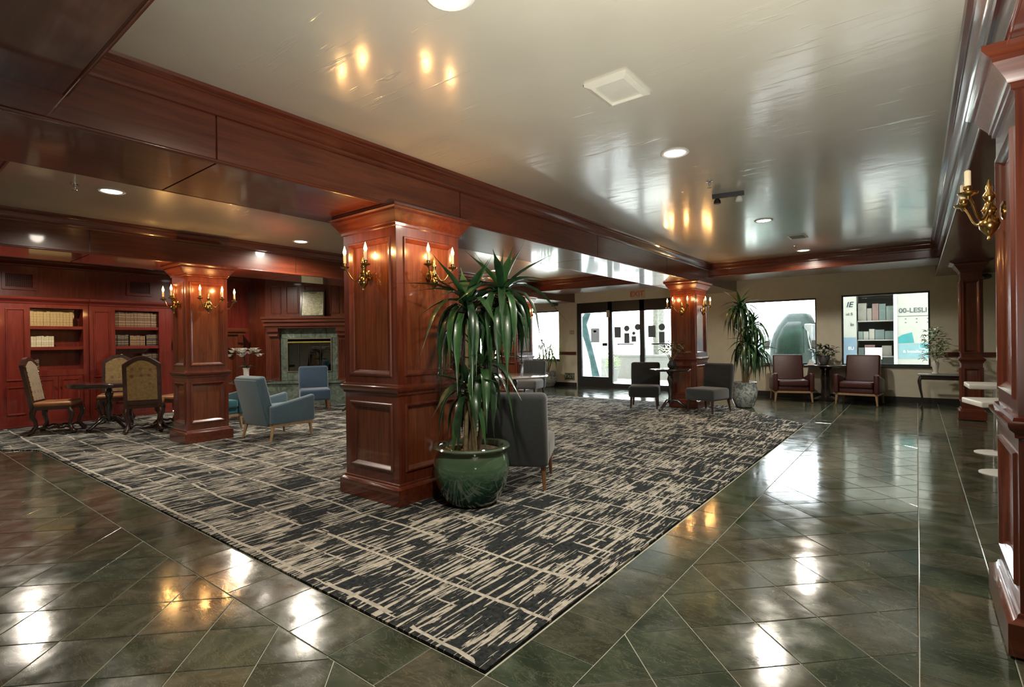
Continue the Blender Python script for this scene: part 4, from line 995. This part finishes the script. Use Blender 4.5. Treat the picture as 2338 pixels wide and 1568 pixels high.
# pale van
t = thing('van', 'pale green van parked outside the window, left of the dark truck', 'van', (-3.75, 19.2, -.02))
VG = plain('pale_green_paint', (.17, .24, .22), .4, coat=.3, var=.03)
m = MB().rbox(-.62, 1.3, -.8, 3.6, .35, 1.02, .12, 4); m.build('body', VG, t, 50)
m = MB().rbox(-.50, 1.25, -.35, 3.5, .9, 1.47, .16, 4); m.build('cab_roof', VG, t, 50)
MB().rbox(-.18, .42, -.37, -.33, 1.02, 1.34, .018, 2).build('side_window', plain('dark_auto_glass', (.04, .06, .06), .05, coat=1), t, 40)
for y in (-.4, 2.6): MB().lathe([(.30, -.12), (.33, -.10), (.33, .10), (.30, .12)], 20, M=T(-.05, y-.45, .33) @ Matrix.Rotation(PI/2, 4, 'X')).build('wheel', BLACK, t, 40)
MB().rbox(-.72, -.56, -.5, -.42, 1.0, 1.2, .03, 2).build('mirror', BLACK, t, 40)
# box truck: dark cab, white lettered body with an open stock bay
t = thing('truck', 'white box truck with blue lettering and a dark rounded cab, parked outside the windows', 'truck', (0, 16.5, -.02))
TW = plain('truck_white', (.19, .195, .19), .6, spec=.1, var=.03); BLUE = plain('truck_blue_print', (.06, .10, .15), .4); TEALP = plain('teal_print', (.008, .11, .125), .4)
NAVYL = plain('navy_letter', (.010, .016, .03), .6, spec=.05); GREYLT = plain('grey_letter', (.04, .045, .055), .6, spec=.05); WHL = plain('white_letter', (.42, .42, .42), .5)
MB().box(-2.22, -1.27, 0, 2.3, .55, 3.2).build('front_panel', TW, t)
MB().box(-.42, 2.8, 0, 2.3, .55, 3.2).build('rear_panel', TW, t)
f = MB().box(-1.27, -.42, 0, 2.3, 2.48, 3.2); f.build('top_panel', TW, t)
MB().box(-1.27, -.42, .9, .95, .55, 2.48).build('bay_back', plain('bay_dark', (.018, .026, .026), .7), t)
MB().box(-.47, -.40, -.04, .0, .55, 2.46).build('bay_post', WHL, t)
for z in (.85, 1.28, 1.78): MB().box(-1.25, -.44, .1, .9, z, z+.03).build('bay_shelf', GW, t)
bx = [plain('stock_%d' % i, c, .6) for i, c in enumerate(((.035, .055, .06), (.09, .085, .08), (.075, .04, .04), (.06, .08, .08), (.12, .12, .115)))]
for z, hm in ((.88, .33), (1.31, .40), (1.81, .5)):
    x = -1.24
    while x < -.6:
        wd = RN.uniform(.10, .24); MB().box(x, x+wd-.012, .16, .6, z, z+hm*RN.uniform(.5, .98)).build('stock_box', bx[RN.randrange(5)], t); x += wd
MB().box(-1.08, -.72, -.01, .02, .80, 1.10).build('notice', OFFW, t)
MB().box(-2.2, -1.275, -.012, -.001, .57, 1.37).build('blue_band', BLUE, t)
text('lettering', 'IE', .20, NAVYL, t, (-1.42, -.006, 2.24), (PI/2, 0, 0), .003, shear=.25)
text('lettering', 'ol S', .10, GREYLT, t, (-1.42, -.006, 1.99), (PI/2, 0, 0), .003)
text('lettering', 'In', .11, NAVYL, t, (-1.36, -.006, 1.71), (PI/2, 0, 0), .003)
text('lettering', 'EU', .11, WHL, t, (-1.39, -.015, 1.08), (PI/2, 0, 0), .003)
text('lettering', '00-LESLI', .165, GREYLT, t, (-.08, -.006, 2.03), (PI/2, 0, 0), .003, sx=.98)
MB().box(-.38, .26, -.004, -.0005, 1.885, 1.897).build('rule_line', GREYLT, t)
for i in range(3):
    for j in range(2): MB().box(-.24+i*.22, -.21+i*.22, -.004, -.0005, 1.72+j*.09, 1.74+j*.09).build('rivet_mark', GREYLT, t)
m = MB(); m.add([(x, y, z) for y in (-.006, -.0005) for x, z in ((-.38, 1.20), (-.38, 1.36), (-.30, 1.42), (-.10, 1.48), (-.06, 1.22))], [(0, 4, 3, 2, 1), (5, 6, 7, 8, 9), (0, 1, 6, 5), (1, 2, 7, 6), (2, 3, 8, 7), (3, 4, 9, 8), (4, 0, 5, 9)]).build('teal_wave', TEALP, t)
m = MB(); m.add([(x, y, z) for y in (-.006, -.0005) for x, z in ((-.38, .82), (-.38, 1.18), (0, 1.20), (.6, 1.26), (.6, .82))], [(0, 4, 3, 2, 1), (5, 6, 7, 8, 9), (0, 1, 6, 5), (1, 2, 7, 6), (2, 3, 8, 7), (3, 4, 9, 8), (4, 0, 5, 9)]).build('blue_band', plain('pale_blue_print', (.08, .15, .18), .4), t)
MB().box(.06, .20, -.012, -.006, 1.10, 1.20).build('teal_block', TEALP, t)
text('lettering', '& Installatio', .095, WHL, t, (-.06, -.010, 1.0), (PI/2, 0, 0), .003)
# cab
def loft(levels, n=28, M=None):
    m = MB(); vs = []; fs = []
    for z, cx, cy, a, b in levels:
        for k in range(n):
            q = 2*PI*k/n; c_, s_ = math.cos(q), math.sin(q)
            vs.append((cx+a*math.copysign(abs(c_)**.55, c_), cy+b*math.copysign(abs(s_)**.55, s_), z))
    for i in range(len(levels)-1):
        for k in range(n): fs.append((i*n+k, i*n+(k+1) % n, (i+1)*n+(k+1) % n, (i+1)*n+k))
    fs += [tuple(range(n-1, -1, -1)), tuple(range((len(levels)-1)*n, len(levels)*n))]
    return m.add(vs, fs, M)
CABM = plain('dark_green_grey_paint', (.020, .030, .028), .5, coat=0, spec=.06, var=.2, vscale=4)
cx = -2.68
loft([(.35, cx, -.3, .50, .95), (.9, cx, -.3, .53, 1.0), (1.35, cx, -.25, .51, .95), (1.70, cx+.03, -.1, .44, .80), (1.92, cx+.05, 0, .33, .66), (2.04, cx+.06, .05, .26, .55), (2.06, cx+.06, .05, .18, .45)]).build('cab', CABM, t, 50)
loft([(1.0, cx+.02, -.42, .43, .93), (1.35, cx+.02, -.37, .42, .88), (1.66, cx+.05, -.24, .34, .74), (1.82, cx+.06, -.14, .28, .64)]).build('windshield', plain('tinted_windshield', (.006, .016, .012), .3, coat=0, spec=.06, var=.5, vscale=3), t, 50)
for i in range(3): MB().sph((cx-.13+i*.17, -.66, 1.86), .025, 8).build('marker_light', WHL, t, 60)
for s in (-1, 1):
    MB().tube([(cx+s*.40, -.85, 1.62), (cx+s*.43, -.98, 1.35), (cx+s*.50, -1.0, 1.08), (cx+s*.62, -.95, .98)], .016, 8).build('mirror_arm', WHL, t, 60)
    MB().rbox(cx+s*.56-.05, cx+s*.56+.05, -1.05, -.98, 1.08, 1.32, .02, 2).build('mirror', BLACK, t, 40)
MB().rbox(cx+.32, cx+.52, -.9, 0, .55, 1.75, .04, 3, T(0, 0, 0)).build('side_fairing', plain('chrome_grey', (.12, .13, .14), .5, 0, var=.3, vscale=5), t, 50)
for x, y in ((cx, -.4), (2.0, 1.2), (-1.6, 1.2)): MB().lathe([(.36, -.14), (.42, -.12), (.42, .12), (.36, .14)], 22, M=T(x, y, .42) @ Matrix.Rotation(PI/2, 4, 'X')).build('wheel', BLACK, t, 40)
